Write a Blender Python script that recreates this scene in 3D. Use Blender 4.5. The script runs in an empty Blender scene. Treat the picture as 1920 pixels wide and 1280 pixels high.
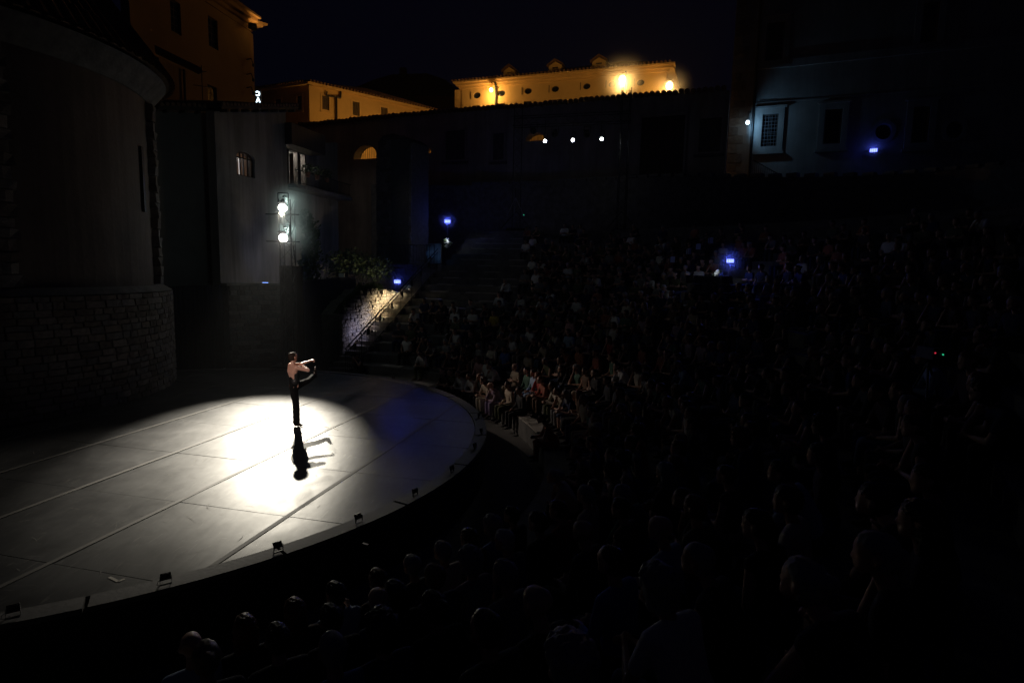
import bpy, math, random
import numpy as np
from mathutils import Vector, Matrix, noise
from mathutils.geometry import tessellate_polygon
random.seed(7)
rnd = random.Random(11)
sc = bpy.context.scene
COL = sc.collection

# ------------------------------------------------------------------ camera
FPX, PITCH, ROLL, CAMZ = 1080.0, math.atan(130/1080), .022, 3.8
cam_d = bpy.data.cameras.new('camera')
cam_d.sensor_width = 36; cam_d.lens = 36*FPX/1920
cam_d.clip_start = .05; cam_d.clip_end = 1500
cam = bpy.data.objects.new('camera', cam_d); COL.objects.link(cam)
cam.matrix_world = (Matrix.Translation((0, 0, CAMZ)) @ Matrix.Rotation(math.pi/2 - PITCH, 4, 'X') @ Matrix.Rotation(ROLL, 4, 'Z'))
sc.camera = cam

# ------------------------------------------------------------------ sky and exposure
w = bpy.data.worlds.new('World'); sc.world = w; w.use_nodes = True
nt = w.node_tree; bg = nt.nodes['Background']
bg.inputs[0].default_value = (.24, .28, 1, 1); bg.inputs[1].default_value = .0026   # clear night sky
sc.view_settings.view_transform = 'Standard'; sc.view_settings.look = 'None'
sc.view_settings.exposure = 0; sc.view_settings.gamma = 1; sc.view_settings.use_curve_mapping = False
sc.cycles.use_denoising = True
sc.cycles.max_bounces = 6; sc.cycles.volume_bounces = 0
sc.cycles.use_adaptive_sampling = True; sc.cycles.adaptive_threshold = .02

# ------------------------------------------------------------------ light numbers (the lamps themselves are built with their fixtures)
P_KEY, P_KEY2, P_TRUSS, P_FRONT = 21000, 1700, 320, 6000
HAZE = .00022

# ------------------------------------------------------------------ pixel -> place (1920x1280 photograph)
def ray(px, py):
    x = (px-960)/FPX; y = -(py-640)/FPX
    c, s = math.cos(ROLL), math.sin(ROLL)
    X = c*x - s*y; Y = s*x + c*y
    return Vector((X, math.cos(PITCH)+Y*math.sin(PITCH), -math.sin(PITCH)+Y*math.cos(PITCH)))
O = Vector((0, 0, CAMZ))
def onz(px, py, z=0.): d = ray(px, py); return O + d*((z-CAMZ)/d.z)
def onD(px, py, D): d = ray(px, py); return O + d*(D/d.y)
def proj(p):
    x, y, z = p[0], p[1], p[2]-CAMZ
    F = y*math.cos(PITCH)-z*math.sin(PITCH); U = y*math.sin(PITCH)+z*math.cos(PITCH)
    if F < .05: return (-9999, -9999)
    X = x/F; Y = U/F; c, s = math.cos(ROLL), math.sin(ROLL)
    return 960+FPX*(c*X+s*Y), 640-FPX*(-s*X+c*Y)

# ------------------------------------------------------------------ materials
MATS = {}
def mat(name, col, rough=.8, var=.0, scale=4., bump=0., metal=0., spec=.5, bscale=None, emit=None, estr=0., stretch=None):
    if name in MATS: return MATS[name]
    m = bpy.data.materials.new(name); m.use_nodes = True; n = m.node_tree; b = n.nodes['Principled BSDF']
    col = tuple(col) if len(col) == 4 else (*col, 1)
    b.inputs['Base Color'].default_value = col; b.inputs['Roughness'].default_value = rough
    b.inputs['Metallic'].default_value = metal; b.inputs['Specular IOR Level'].default_value = spec
    if var or bump:
        tc = n.nodes.new('ShaderNodeTexCoord'); mp = n.nodes.new('ShaderNodeMapping')
        n.links.new(tc.outputs['Object'], mp.inputs[0])
        if stretch: mp.inputs['Scale'].default_value = stretch
    if var:
        t = n.nodes.new('ShaderNodeTexNoise'); t.inputs['Scale'].default_value = scale; t.inputs['Detail'].default_value = 7; t.inputs['Roughness'].default_value = .65
        n.links.new(mp.outputs[0], t.inputs['Vector'])
        r = n.nodes.new('ShaderNodeValToRGB'); r.color_ramp.elements[0].position = .3; r.color_ramp.elements[1].position = .72
        r.color_ramp.elements[0].color = (*[c*(1-var) for c in col[:3]], 1); r.color_ramp.elements[1].color = (*[min(1, c*(1+var)) for c in col[:3]], 1)
        n.links.new(t.outputs[0], r.inputs[0]); n.links.new(r.outputs[0], b.inputs['Base Color'])
    if bump:
        t2 = n.nodes.new('ShaderNodeTexNoise'); t2.inputs['Scale'].default_value = bscale or scale*4; t2.inputs['Detail'].default_value = 5
        n.links.new(mp.outputs[0], t2.inputs['Vector'])
        bp = n.nodes.new('ShaderNodeBump'); bp.inputs['Strength'].default_value = bump; bp.inputs['Distance'].default_value = .02
        n.links.new(t2.outputs[0], bp.inputs['Height']); n.links.new(bp.outputs[0], b.inputs['Normal'])
    if emit:
        b.inputs['Emission Color'].default_value = (*emit, 1); b.inputs['Emission Strength'].default_value = estr
    MATS[name] = m; return m

def stained_plaster(name, col, dark=.5):
    """plaster with vertical rain streaks below the coping and blotches"""
    m = mat(name, col, .9, .22, .5, .35, bscale=9)
    n = m.node_tree; b = n.nodes['Principled BSDF']
    tc = n.nodes.new('ShaderNodeTexCoord'); mp = n.nodes.new('ShaderNodeMapping'); mp.inputs['Scale'].default_value = (.8, .8, .07)
    n.links.new(tc.outputs['Object'], mp.inputs[0])
    t = n.nodes.new('ShaderNodeTexNoise'); t.inputs['Scale'].default_value = 1.6; t.inputs['Detail'].default_value = 9; t.inputs['Roughness'].default_value = .7; t.inputs['Distortion'].default_value = .4
    n.links.new(mp.outputs[0], t.inputs['Vector'])
    r = n.nodes.new('ShaderNodeValToRGB'); r.color_ramp.elements[0].position = .36; r.color_ramp.elements[1].position = .6
    r.color_ramp.elements[0].color = (dark, dark, dark, 1); r.color_ramp.elements[1].color = (1, 1, 1, 1)
    n.links.new(t.outputs[0], r.inputs[0])
    mx = n.nodes.new('ShaderNodeMixRGB'); mx.blend_type = 'MULTIPLY'; mx.inputs[0].default_value = 1
    src = b.inputs['Base Color'].links[0].from_socket
    n.links.new(src, mx.inputs[1]); n.links.new(r.outputs[0], mx.inputs[2]); n.links.new(mx.outputs[0], b.inputs['Base Color'])
    return m

def dance_floor_mat():
    m = mat('dance_vinyl', (.03, .03, .032), .42, .45, 1.3, 0)
    n = m.node_tree; b = n.nodes['Principled BSDF']; L = n.links
    tc = n.nodes.new('ShaderNodeTexCoord')
    def scr(scale, sx, sy, rot, lo, hi):
        mp = n.nodes.new('ShaderNodeMapping'); mp.inputs['Scale'].default_value = (sx, sy, 1); mp.inputs['Rotation'].default_value = (0, 0, rot)
        L.new(tc.outputs['Object'], mp.inputs[0])
        t = n.nodes.new('ShaderNodeTexNoise'); t.inputs['Scale'].default_value = scale; t.inputs['Detail'].default_value = 3; t.inputs['Distortion'].default_value = .6
        L.new(mp.outputs[0], t.inputs['Vector'])
        r = n.nodes.new('ShaderNodeValToRGB'); r.color_ramp.elements[0].position = lo; r.color_ramp.elements[1].position = hi
        r.color_ramp.elements[0].color = (0, 0, 0, 1); r.color_ramp.elements[1].color = (1, 1, 1, 1)
        L.new(t.outputs[0], r.inputs[0]); return r.outputs[0]
    a = scr(16, 1, .16, .5, .64, .74); c = scr(14, 1, .2, -.7, .65, .75); d = scr(20, .14, 1, .15, .65, .75)
    def add(p, q):
        x = n.nodes.new('ShaderNodeMath'); x.operation = 'MAXIMUM'; L.new(p, x.inputs[0]); L.new(q, x.inputs[1]); return x.outputs[0]
    s = add(add(a, c), d)
    mx = n.nodes.new('ShaderNodeMixRGB'); src = b.inputs['Base Color'].links[0].from_socket
    L.new(s, mx.inputs[0]); L.new(src, mx.inputs[1]); mx.inputs[2].default_value = (.085, .08, .075, 1); L.new(mx.outputs[0], b.inputs['Base Color'])
    wear = scr(9, 1, .3, -.23, .25, .78); ws = n.nodes.new('ShaderNodeMapRange'); ws.inputs['To Min'].default_value = .30; ws.inputs['To Max'].default_value = .50
    L.new(wear, ws.inputs['Value']); L.new(ws.outputs[0], b.inputs['Specular IOR Level'])
    blot = scr(1.1, 1, 1, 0, .3, .75)
    rr = n.nodes.new('ShaderNodeMapRange'); rr.inputs['To Min'].default_value = .40; rr.inputs['To Max'].default_value = .50
    L.new(blot, rr.inputs['Value']); L.new(rr.outputs[0], b.inputs['Roughness'])
    t2 = n.nodes.new('ShaderNodeTexNoise'); t2.inputs['Scale'].default_value = 2.2; L.new(tc.outputs['Object'], t2.inputs['Vector'])
    bp = n.nodes.new('ShaderNodeBump'); bp.inputs['Strength'].default_value = .12; bp.inputs['Distance'].default_value = .02
    L.new(t2.outputs[0], bp.inputs['Height']); L.new(bp.outputs[0], b.inputs['Normal'])
    return m

def emis(name, col, s):
    if name in MATS: return MATS[name]
    m = bpy.data.materials.new(name); m.use_nodes = True; n = m.node_tree
    n.nodes.remove(n.nodes['Principled BSDF']); e = n.nodes.new('ShaderNodeEmission')
    e.inputs[0].default_value = (*col, 1); e.inputs[1].default_value = s
    n.links.new(e.outputs[0], n.nodes['Material Output'].inputs[0]); MATS[name] = m; return m

STONE = mat('weathered_stone', (.27, .245, .215), .9, .4, 3, .6)
STONE2 = mat('dark_stone', (.17, .16, .145), .92, .4, 3, .6)
MORTAR = mat('mortar', (.10, .095, .085), .95, .3, 5, .5)
CAVEA = mat('seating_stone', (.14, .135, .125), .9, .4, 2, .5)
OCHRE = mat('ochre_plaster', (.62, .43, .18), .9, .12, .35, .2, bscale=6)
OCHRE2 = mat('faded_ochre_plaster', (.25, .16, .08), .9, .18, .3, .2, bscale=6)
CREAM = mat('cream_trim', (.66, .46, .20), .9, .1, 1, .1)
GREY_PL = stained_plaster('grey_plaster', (.30, .285, .27))
WALL_PL = stained_plaster('stained_wall_plaster', (.46, .41, .36), .68)
PALACE_PL = stained_plaster('palace_plaster', (.30, .29, .275), .75)
APSE_PL = stained_plaster('apse_plaster', (.17, .14, .12), .7)
TILE = mat('clay_tile', (.16, .09, .055), .9, .4, 6, .4)
WOOD = mat('dark_wood', (.06, .045, .035), .7, .3, 8, .2, stretch=(1, 1, .1))
SHUT = mat('shutter_paint', (.10, .075, .045), .7, .2, 6)
BOARD = mat('pale_board', (.42, .39, .34), .7, .15, 5, .1)
IRON = mat('black_iron', (.015, .015, .016), .55, metal=.0)
BLACK = mat('black_paint', (.012, .012, .013), .5, .3, 30)
ALU = mat('dull_aluminium', (.06, .06, .062), .45, metal=.6)
GLASS = mat('dark_glass', (.01, .012, .014), .12, spec=.8)
CLOTH_BLACK = mat('black_drape', (.012, .011, .014), .95, .3, 6, .2)
BLUE_DRAPE = mat('dark_violet_flat', (.045, .04, .07), .9, .2, 2, .1)
FLOOR = dance_floor_mat()
TAPE = mat('floor_tape', (.085, .08, .075), .62, .3, 3, spec=.3)
RIM = mat('rim_board', (.065, .06, .06), .7, .25, 5, .2)
GROUND = mat('paving', (.09, .085, .078), .9, .3, 2, .4)
EARTH = mat('dark_earth', (.05, .045, .035), .95, .4, 3, .6)
LEAF = mat('leaf', (.05, .075, .03), .7, .4, 9)
BARK = mat('bark', (.06, .045, .035), .9, .3, 8, .3)

# ------------------------------------------------------------------ mesh building
def obj(name, pieces, m=None, parent=None, smooth=False):
    V = []; F = []
    for v, f in pieces:
        k = len(V); V += [tuple(p) for p in v]; F += [tuple(i+k for i in q) for q in f]
    me = bpy.data.meshes.new(name); me.from_pydata(V, [], F); me.update()
    if smooth: me.polygons.foreach_set('use_smooth', [True]*len(me.polygons))
    if m: me.materials.append(m)
    return inst(name, me, parent)
def inst(name, me, parent=None, M=None, m=None):
    o = bpy.data.objects.new(name, me); COL.objects.link(o)
    if parent is not None: o.parent = parent
    if M is not None: o.matrix_basis = M
    if m is not None and me is not None:
        o.material_slots[0].link = 'OBJECT'; o.material_slots[0].material = m
    return o
def thing(name, label, cat, loc=(0, 0, 0), rz=0, group=None):
    o = bpy.data.objects.new(name, None); COL.objects.link(o); o.location = loc; o.rotation_euler = (0, 0, rz)
    o.empty_display_size = .2
    return tag(o, label, cat, group)
def tag(o, label, cat, group=None, kind=None):
    o['label'] = label; o['category'] = cat
    if group: o['group'] = group
    if kind: o['kind'] = kind
    return o
def struct(o): o['kind'] = 'structure'; return o
def stuff(o): o['kind'] = 'stuff'; return o

QF = [(0, 3, 2, 1), (4, 5, 6, 7), (0, 1, 5, 4), (1, 2, 6, 5), (2, 3, 7, 6), (3, 0, 4, 7)]
def box(c, s, M=None):
    x, y, z = c; a, b, d = s[0]/2, s[1]/2, s[2]/2
    V = [Vector((x+i*a, y+j*b, z+k*d)) for k in (-1, 1) for i, j in ((-1, -1), (1, -1), (1, 1), (-1, 1))]
    if M is not None: V = [M @ v for v in V]
    return V, QF
def tube(p, q, r, n=8, r2=None, cap=True):
    p = Vector(p); q = Vector(q); d = (q-p); r2 = r if r2 is None else r2
    if d.length < 1e-6: d = Vector((0, 0, 1e-5))
    R = d.to_track_quat('Z', 'Y').to_matrix()
    V = []
    for c, rr in ((p, r), (q, r2)):
        for i in range(n):
            a = 2*math.pi*i/n; V.append(c + R @ Vector((rr*math.cos(a), rr*math.sin(a), 0)))
    F = [(i, (i+1) % n, n+(i+1) % n, n+i) for i in range(n)]
    if cap: F += [tuple(range(n-1, -1, -1)), tuple(range(n, 2*n))]
    return V, F
def path(pts, r, n=6):
    return [tube(pts[i], pts[i+1], r, n) for i in range(len(pts)-1)]
def ball(c, r, nu=10, nv=6, s=(1, 1, 1)):
    c = Vector(c); V = [c+Vector((0, 0, -r*s[2]))]
    for j in range(1, nv):
        t = -math.pi/2+math.pi*j/nv
        for i in range(nu):
            a = 2*math.pi*i/nu; V.append(c+Vector((r*s[0]*math.cos(t)*math.cos(a), r*s[1]*math.cos(t)*math.sin(a), r*s[2]*math.sin(t))))
    V.append(c+Vector((0, 0, r*s[2]))); k = len(V)-1
    F = [(0, 1+(i+1) % nu, 1+i) for i in range(nu)]
    for j in range(nv-2):
        F += [(1+j*nu+i, 1+j*nu+(i+1) % nu, 1+(j+1)*nu+(i+1) % nu, 1+(j+1)*nu+i) for i in range(nu)]
    b = 1+(nv-2)*nu; F += [(b+i, b+(i+1) % nu, k) for i in range(nu)]
    return V, F
def prism(poly, f0, f1, holes=()):
    """polygon in 2-D with holes; f0/f1 map a 2-D point to the near / far 3-D point"""
    loops = [list(poly)]+[list(h) for h in holes]
    flat = [p for l in loops for p in l]
    tris = tessellate_polygon([[Vector((p[0], p[1], 0)) for p in l] for l in loops])
    n = len(flat); V = [f0(*p) for p in flat]+[f1(*p) for p in flat]
    F = []
    for t in tris:
        a, b, c = (Vector(flat[i]) for i in t)
        if (b-a).cross(c-a) < 0: t = (t[0], t[2], t[1])
        F.append(tuple(t)); F.append(tuple(i+n for i in reversed(t)))
    k = 0
    for l in loops:
        for i in range(len(l)):
            a, b = k+i, k+(i+1) % len(l); F.append((a, b, b+n, a+n))
        k += len(l)
    return V, F
class Wall:
    """vertical plane through two pixel columns at given forward distances"""
    def __init__(s, pa, Da, pb, Db, py=300):
        A = onD(pa, py, Da); B = onD(pb, py, Db)
        s.o = Vector((A.x, A.y)); s.u = (Vector((B.x, B.y))-s.o).normalized(); n = Vector((s.u.y, -s.u.x))
        s.n = n if n.dot(-s.o) > 0 else -n
    def hit(s, px, py):
        d = ray(px, py); d2 = Vector((d.x, d.y)); t = s.o.dot(s.n)/d2.dot(s.n)
        p = d*t; return ((Vector((p.x, p.y))-s.o).dot(s.u), CAMZ+p.z)
    def P(s, u, z, d=0.):
        q = s.o+s.u*u+s.n*d; return Vector((q.x, q.y, z))
    def M(s, u, z, d=0.):   # local x = along the wall, y = away from the viewer, z = up
        p = s.P(u, z, d); m = Matrix.Identity(4)
        m.col[0] = (*s.u, 0, 0); m.col[1] = (-s.n.x, -s.n.y, 0, 0); m.col[3] = (*p, 1); return m
    def slab(s, poly, holes=(), d0=0., d1=-.4):
        return prism(poly, lambda u, z: s.P(u, z, d0), lambda u, z: s.P(u, z, d1), holes)
    def rect(s, x0, y0, x1, y1):
        a = s.hit((x0+x1)/2, y0); b = s.hit((x0+x1)/2, y1); l = s.hit(x0, (y0+y1)/2); r = s.hit(x1, (y0+y1)/2)
        return (l[0], b[1], r[0], a[1])   # u0, z0, u1, z1
def rc(r): u0, z0, u1, z1 = r; return [(u0, z0), (u1, z0), (u1, z1), (u0, z1)]
def ell(r, n=20):
    u0, z0, u1, z1 = r; return [((u0+u1)/2+(u1-u0)/2*math.cos(2*math.pi*i/n), (z0+z1)/2+(z1-z0)/2*math.sin(2*math.pi*i/n)) for i in range(n)]
def arch(r, rise=1., n=14):
    u0, z0, u1, z1 = r; c = (u0+u1)/2; a = (u1-u0)/2; zs = z1-(z1-z0)*rise
    out = [(u0, z0), (u1, z0)] if rise < .99 else []
    return out+[(c+a*math.cos(math.pi*i/n), zs+(z1-zs)*math.sin(math.pi*i/n)) for i in range(n+1)]
def ring_frame(W, r, w_, d0, d1, shape=rc):
    u0, z0, u1, z1 = r; return W.slab(shape((u0-w_, z0-w_, u1+w_, z1+w_)), [shape(r)], d0, d1)
def wbox(W, u0, u1, z0, z1, d0, d1): return W.slab([(u0, z0), (u1, z0), (u1, z1), (u0, z1)], (), d0, d1)

def window_fill(W, r, parent, kind, trim=None, t=.4, frame_m=None):
    """the joinery of a rectangular opening r=(u0,z0,u1,z1): a window part with its own frame, panes, shutters, sill"""
    u0, z0, u1, z1 = r; g = .004
    fr = obj('window', [W.slab(rc((u0+g, z0+g, u1-g, z1-g)), [rc((u0+.07, z0+.07, u1-.07, z1-.07))], -.10, -.16)], frame_m or WOOD, parent)
    um = (u0+u1)/2
    if kind == 'shutter':
        for a, b in ((u0+.07, um-.012), (um+.012, u1-.07)):
            pc = [W.slab(rc((a, z0+.07, b, z1-.07)), [rc((a+.06, z0+.16, b-.06, z1-.16))], -.06, -.098)]
            n = max(4, int((z1-z0)/.16))
            for i in range(n):
                z = z0+.17+(z1-z0-.34)*(i+.5)/n
                pc.append(wbox(W, a+.06, b-.06, z-.035, z+.03, -.07, -.09))
            obj('shutter', pc, SHUT, fr)
    else:
        nx, nz = kind if isinstance(kind, tuple) else (2, 3)
        for i in range(nx):
            for j in range(nz):
                a = u0+.07+(u1-u0-.14)*i/nx; b = u0+.07+(u1-u0-.14)*(i+1)/nx; c = z0+.07+(z1-z0-.14)*j/nz; d = z0+.07+(z1-z0-.14)*(j+1)/nz
                obj('pane', [wbox(W, a+.015, b-.015, c+.015, d-.015, -.125, -.135)], GLASS, fr)
        obj('mullion', [wbox(W, u0+.07+(u1-u0-.14)*i/nx-.0145, u0+.07+(u1-u0-.14)*i/nx+.0145, z0+.071, z1-.071, -.115, -.145) for i in range(1, nx)] +
            [wbox(W, u0+.071, u1-.071, z0+.07+(z1-z0-.14)*j/nz-.0145, z0+.07+(z1-z0-.14)*j/nz+.0145, -.118, -.142) for j in range(1, nz)], frame_m or WOOD, fr)
    if trim:
        obj('window_surround', [ring_frame(W, r, .16, .045, .001)], trim, parent)
        obj('sill', [wbox(W, u0-.22, u1+.22, z0-.27, z0-.163, .11, .002)], trim, parent)
    return fr

def lamp_light(name, kind, loc, col, power, parent=None, size=.05, target=None, spot=40, blend=.5):
    l = bpy.data.lights.new(name, kind); l.color = col; l.energy = power
    if kind in ('POINT', 'SPOT'): l.shadow_soft_size = size
    if kind == 'SPOT': l.spot_size = math.radians(spot); l.spot_blend = blend
    if kind == 'AREA': l.size = size
    o = bpy.data.objects.new(name, l); COL.objects.link(o); o.location = loc
    if target is not None: o.rotation_euler = (Vector(target)-Vector(loc)).to_track_quat('-Z', 'Y').to_euler()
    return o

# ------------------------------------------------------------------ ground and seating bowl
CX, CY = -8.77, 13.08
C2 = Vector((CX, CY))
R0, RISE, DEP, NROW, Z0 = 9.6, .35, .85, 20, -.45
A0, A1 = math.radians(77), math.radians(-112)
def pol(r, a, z): return Vector((CX+r*math.cos(a), CY+r*math.sin(a), z))
struct(obj('ground', [([(-700, -700, -.95), (700, -700, -.95), (700, 700, -.95), (-700, 700, -.95)], [(0, 1, 2, 3)])], GROUND))
prof = [(R0, -.94)]
for k in range(NROW):
    prof += [(R0+k*DEP, Z0+k*RISE), (R0+(k+1)*DEP, Z0+k*RISE)]
ZTOP = Z0+(NROW-1)*RISE; ROUT = R0+NROW*DEP
def sweep(prof_at, a0, a1, n):
    V = []; F = []; m = len(prof_at(a0))
    for i in range(n+1):
        a = a0+(a1-a0)*i/n
        for r, z in prof_at(a): V.append(pol(r, a, z))
    for i in range(n):
        for j in range(m-1): F.append((i*m+j, i*m+j+1, (i+1)*m+j+1, (i+1)*m+j))
    return V, F
def capped(prof_at, a0, a1, n):
    V, F = sweep(lambda a: prof_at(a)+[prof_at(a)[0]], a0, a1, n); m = len(prof_at(a0))+1
    F.append(tuple(range(m-1))); F.append(tuple(n*m+j for j in reversed(range(m-1)))); return V, F
ZUP = 9.8
def RW(a):
    t = max(0., min(1., (math.radians(56)-a)/math.radians(28))); t = t*t*(3-2*t)
    return 29.0+9.0*t
cav = struct(obj('cavea', [capped(lambda a: prof+[(ROUT+.001, ZTOP+.25), (RW(a), ZTOP+.25), (RW(a), -.94)], A0, A1, 150)], CAVEA))
# upper terrace behind the seating, with its dark retaining face
struct(obj('upper_terrace', [capped(lambda a: [(RW(a)+.003, -.94), (RW(a)+.003, ZUP), (95, ZUP), (95, -.94)], math.radians(93), math.radians(-60), 110)], STONE2))
# low parapet rail along the terrace edge: rough coping stones
par = thing('retaining_wall_coping', 'dark stone coping running along the top of the terrace wall behind the seats', 'coping')
cm = None
for i in range(84):
    a = math.radians(78-1.35*i)
    if cm is None:
        cm = obj('coping_stone', [box((0, 0, 0), (.62, .5, .22))], STONE2, par); o = cm
    else: o = inst('coping_stone', cm.data, par)
    p = pol(RW(a)+.28, a, ZUP+.10+rnd.uniform(-.03, .03)); o.location = p; o.rotation_euler = (0, 0, a+math.pi/2+rnd.uniform(-.04, .04)); o.scale = (1, 1, rnd.uniform(.8, 1.2))

def cone_hit(px, py, h):
    """where the sight line meets the slope of the seats raised by h; returns r, angle"""
    d = ray(px, py); t = .3
    while t < 60:
        p = O+d*t; r = math.hypot(p.x-CX, p.y-CY)
        if r > R0 and p.z < Z0+(r-R0-.35)/DEP*RISE+h: return r, math.atan2(p.y-CY, p.x-CX)
        t += .01
    return None
#STAGE
# ------------------------------------------------------------------ round stage
RS = 8.0; SA = math.radians(13.3)
st = thing('stage', 'round black dance stage with scuffed vinyl floor and grey board rim', 'stage', (CX, CY, 0))
ST_T = Vector((math.sin(SA), math.cos(SA))); ST_W = Vector((math.cos(SA), -math.sin(SA)))
def loc2(u, v): p = ST_T*u+ST_W*v; return p-C2
NC = 96
circ = [(7.93*math.cos(2*math.pi*i/NC), 7.93*math.sin(2*math.pi*i/NC)) for i in range(NC)]
def clip(poly):
    for i in range(NC):
        a = circ[i]; b = circ[(i+1) % NC]; out = []
        side = lambda p: (b[0]-a[0])*(p[1]-a[1])-(b[1]-a[1])*(p[0]-a[0])
        for j in range(len(poly)):
            p, q = poly[j], poly[(j+1) % len(poly)]; sp, sq = side(p), side(q)
            if sp >= 0: out.append(p)
            if sp*sq < 0: t = sp/(sp-sq); out.append((p[0]+(q[0]-p[0])*t, p[1]+(q[1]-p[1])*t))
        poly = out
        if len(poly) < 3: return []
    return poly
us = [5.4+2.05*i for i in range(-1, 10)]; vs = [-11.25+2.0*i for i in range(-5, 6)]
for i in range(len(us)-1):
    for j in range(len(vs)-1):
        g = .006
        q = [tuple(loc2(u, v)) for u, v in ((us[i]+g, vs[j]+g), (us[i+1]-g, vs[j]+g), (us[i+1]-g, vs[j+1]-g), (us[i]+g, vs[j+1]-g))]
        ar = sum(q[k][0]*q[(k+1) % 4][1]-q[(k+1) % 4][0]*q[k][1] for k in range(4))
        if ar < 0: q.reverse()
        q = clip(q)
        if q:
            dz = rnd.uniform(-.0015, .0015); tx = rnd.uniform(-.0012, .0012); ty = rnd.uniform(-.0012, .0012)
            obj('floor_panel', [prism(q, lambda x, y: Vector((x, y, dz+.0+tx*(x-q[0][0])+ty*(y-q[0][1]))), lambda x, y: Vector((x, y, -.03)))], FLOOR, st)
for v in vs:
    for dv, hw in ((0, .038),):
        q = [tuple(loc2(u, vv)) for u, vv in ((us[0], v-hw), (us[-1], v-hw), (us[-1], v+hw), (us[0], v+hw))]
        ar = sum(q[k][0]*q[(k+1) % 4][1]-q[(k+1) % 4][0]*q[k][1] for k in range(4))
        if ar < 0: q.reverse()
        q = clip(q)
        if q: obj('seam_tape', [prism(q, lambda x, y: Vector((x, y, .0085)), lambda x, y: Vector((x, y, .0045)))], TAPE, st)
for (x0, y0, x1, y1) in ((608, 799, 620, 803), (627, 803, 634, 806), (205, 1082, 222, 1090), (222, 1090, 234, 1085), (680, 1018, 690, 1021)):
    a = onz(x0, y0)-Vector((CX, CY, 0)); b = onz(x1, y1)-Vector((CX, CY, 0)); d = (b-a).normalized(); n_ = Vector((-d.y, d.x, 0))*.018
    obj('spike_mark', [([a-n_+Vector((0, 0, .0065)), b-n_+Vector((0, 0, .0065)), b+n_+Vector((0, 0, .0065)), a+n_+Vector((0, 0, .0065))], [(0, 1, 2, 3)])], BOARD, st)
pc = []; r5 = random.Random(5)
for i in range(420):
    a, d = r5.uniform(0, 2*math.pi), 7.6*math.sqrt(r5.random()); x, y = d*math.cos(a), d*math.sin(a)
    h = r5.uniform(0, 2*math.pi); cur = r5.gauss(0, 2.2); ln = min(.5, abs(r5.gauss(.08, .14))+.03); wd = r5.uniform(.002, .0045); V = []; n = 7
    for j in range(n+1):
        wj = wd*math.sin(math.pi*(j+.3)/(n+.6)); V += [(x-math.sin(h)*wj, y+math.cos(h)*wj, .0052), (x+math.sin(h)*wj, y-math.cos(h)*wj, .0052)]
        x += math.cos(h)*ln/n; y += math.sin(h)*ln/n; h += cur*ln/n
    pc.append((V, [(2*j, 2*j+1, 2*j+3, 2*j+2) for j in range(n)]))
stuff(obj('scuff_marks', pc, mat('scuff', (.17, .16, .15), .7, spec=.2), st))
def ringmesh(r0, r1, z0, z1, n=96, a0=0, a1=2*math.pi):
    V = []; F = []; full = a1-a0 > 6.28
    m = n if full else n+1
    for i in range(m):
        a = a0+(a1-a0)*i/n
        for r, z in ((r0, z0), (r1, z0), (r1, z1), (r0, z1)): V.append((r*math.cos(a), r*math.sin(a), z))
    for i in range(n):
        j = (i+1) % m
        for k in range(4): F.append((i*4+k, i*4+(k+1) % 4, j*4+(k+1) % 4, j*4+k))
    if not full: F += [(0, 3, 2, 1), (n*4, n*4+1, n*4+2, n*4+3)]
    return V, F
for i in range(24):
    obj('rim_board', [ringmesh(7.945, 8.22, -.05, .012+rnd.uniform(0, .006), 6, i*math.pi/12+.003, (i+1)*math.pi/12-.003)], RIM, st)
obj('skirt', [ringmesh(7.6, 8.19, -.94, -.053)], CLOTH_BLACK, st)
obj('deck', [tube((0, 0, -.2), (0, 0, -.032), 7.7, 64)], BLACK, st)

# small flood lamps standing on the rim
fl_pts = [(34, 1141, .15), (311, 1092, 0), (526, 1036, 0), (681, 981, 0), (786, 930, 0), (848, 884, 0), (884, 840, 0), (886, 812, 0), (879, 783, 0), (726, 713, 0)]
fl_lab = ['black flood lamp farthest out on the near rim, its frame edge catching light',
          'black flood lamp on the rim at the end of the long floor shadow', 'black flood lamp on the rim with a lit gap under its housing',
          'tilted black flood lamp on the rim beside the brightest part of the near edge', 'black flood lamp on the rim where the floor turns blue',
          'black flood lamp on the darkened blue bend of the rim', 'black flood lamp on the rim facing the front row bench',
          'flat black flood lamp on the outermost bend of the rim', 'black flood lamp on the rim below the seated man in black',
          'black flood lamp at the far rim in front of empty seat boards']
fl_proto = None
for (px, py, tw), lb in zip(fl_pts, fl_lab):
    p = onz(px, py, .02); a = math.atan2(p.y-CY, p.x-CX); p = pol(8.1, a, .018)
    t = thing('flood_lamp', lb, 'flood lamp', p, a+math.pi/2+tw, 'flood lamps along the stage rim')
    if fl_proto is None:
        body = obj('housing', [box((0, 0, .155), (.2, .05, .15)), box((0, -.035, .155), (.16, .025, .11))]+[box((x, -.055, .155), (.008, .03, .12)) for x in (-.06, -.03, 0, .03, .06)], BLACK, t)
        yoke = obj('bracket', [box((-.108, 0, .09), (.008, .035, .16)), box((.108, 0, .09), (.008, .035, .16)), box((0, 0, .006), (.224, .035, .008))], IRON, t)
        lens = obj('lens', [box((0, .0275, .155), (.18, .004, .13))], GLASS, t)
        cab = obj('cable', path([(-.09, -.06, .15), (-.15, -.09, .12), (-.17, -.08, .05), (-.13, -.02, .006), (-.05, .05, .004)], .005), IRON, t)
        fl_proto = [body, yoke, lens, cab]
    else:
        for c in fl_proto:
            d = c.copy(); COL.objects.link(d); d.parent = t
    t.scale = (.56, .56, .56)
    for c in t.children:
        if c.name.split('.')[0] in ('housing', 'lens'): c.rotation_euler.x = -.25+rnd.uniform(-.15, .15)

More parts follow.
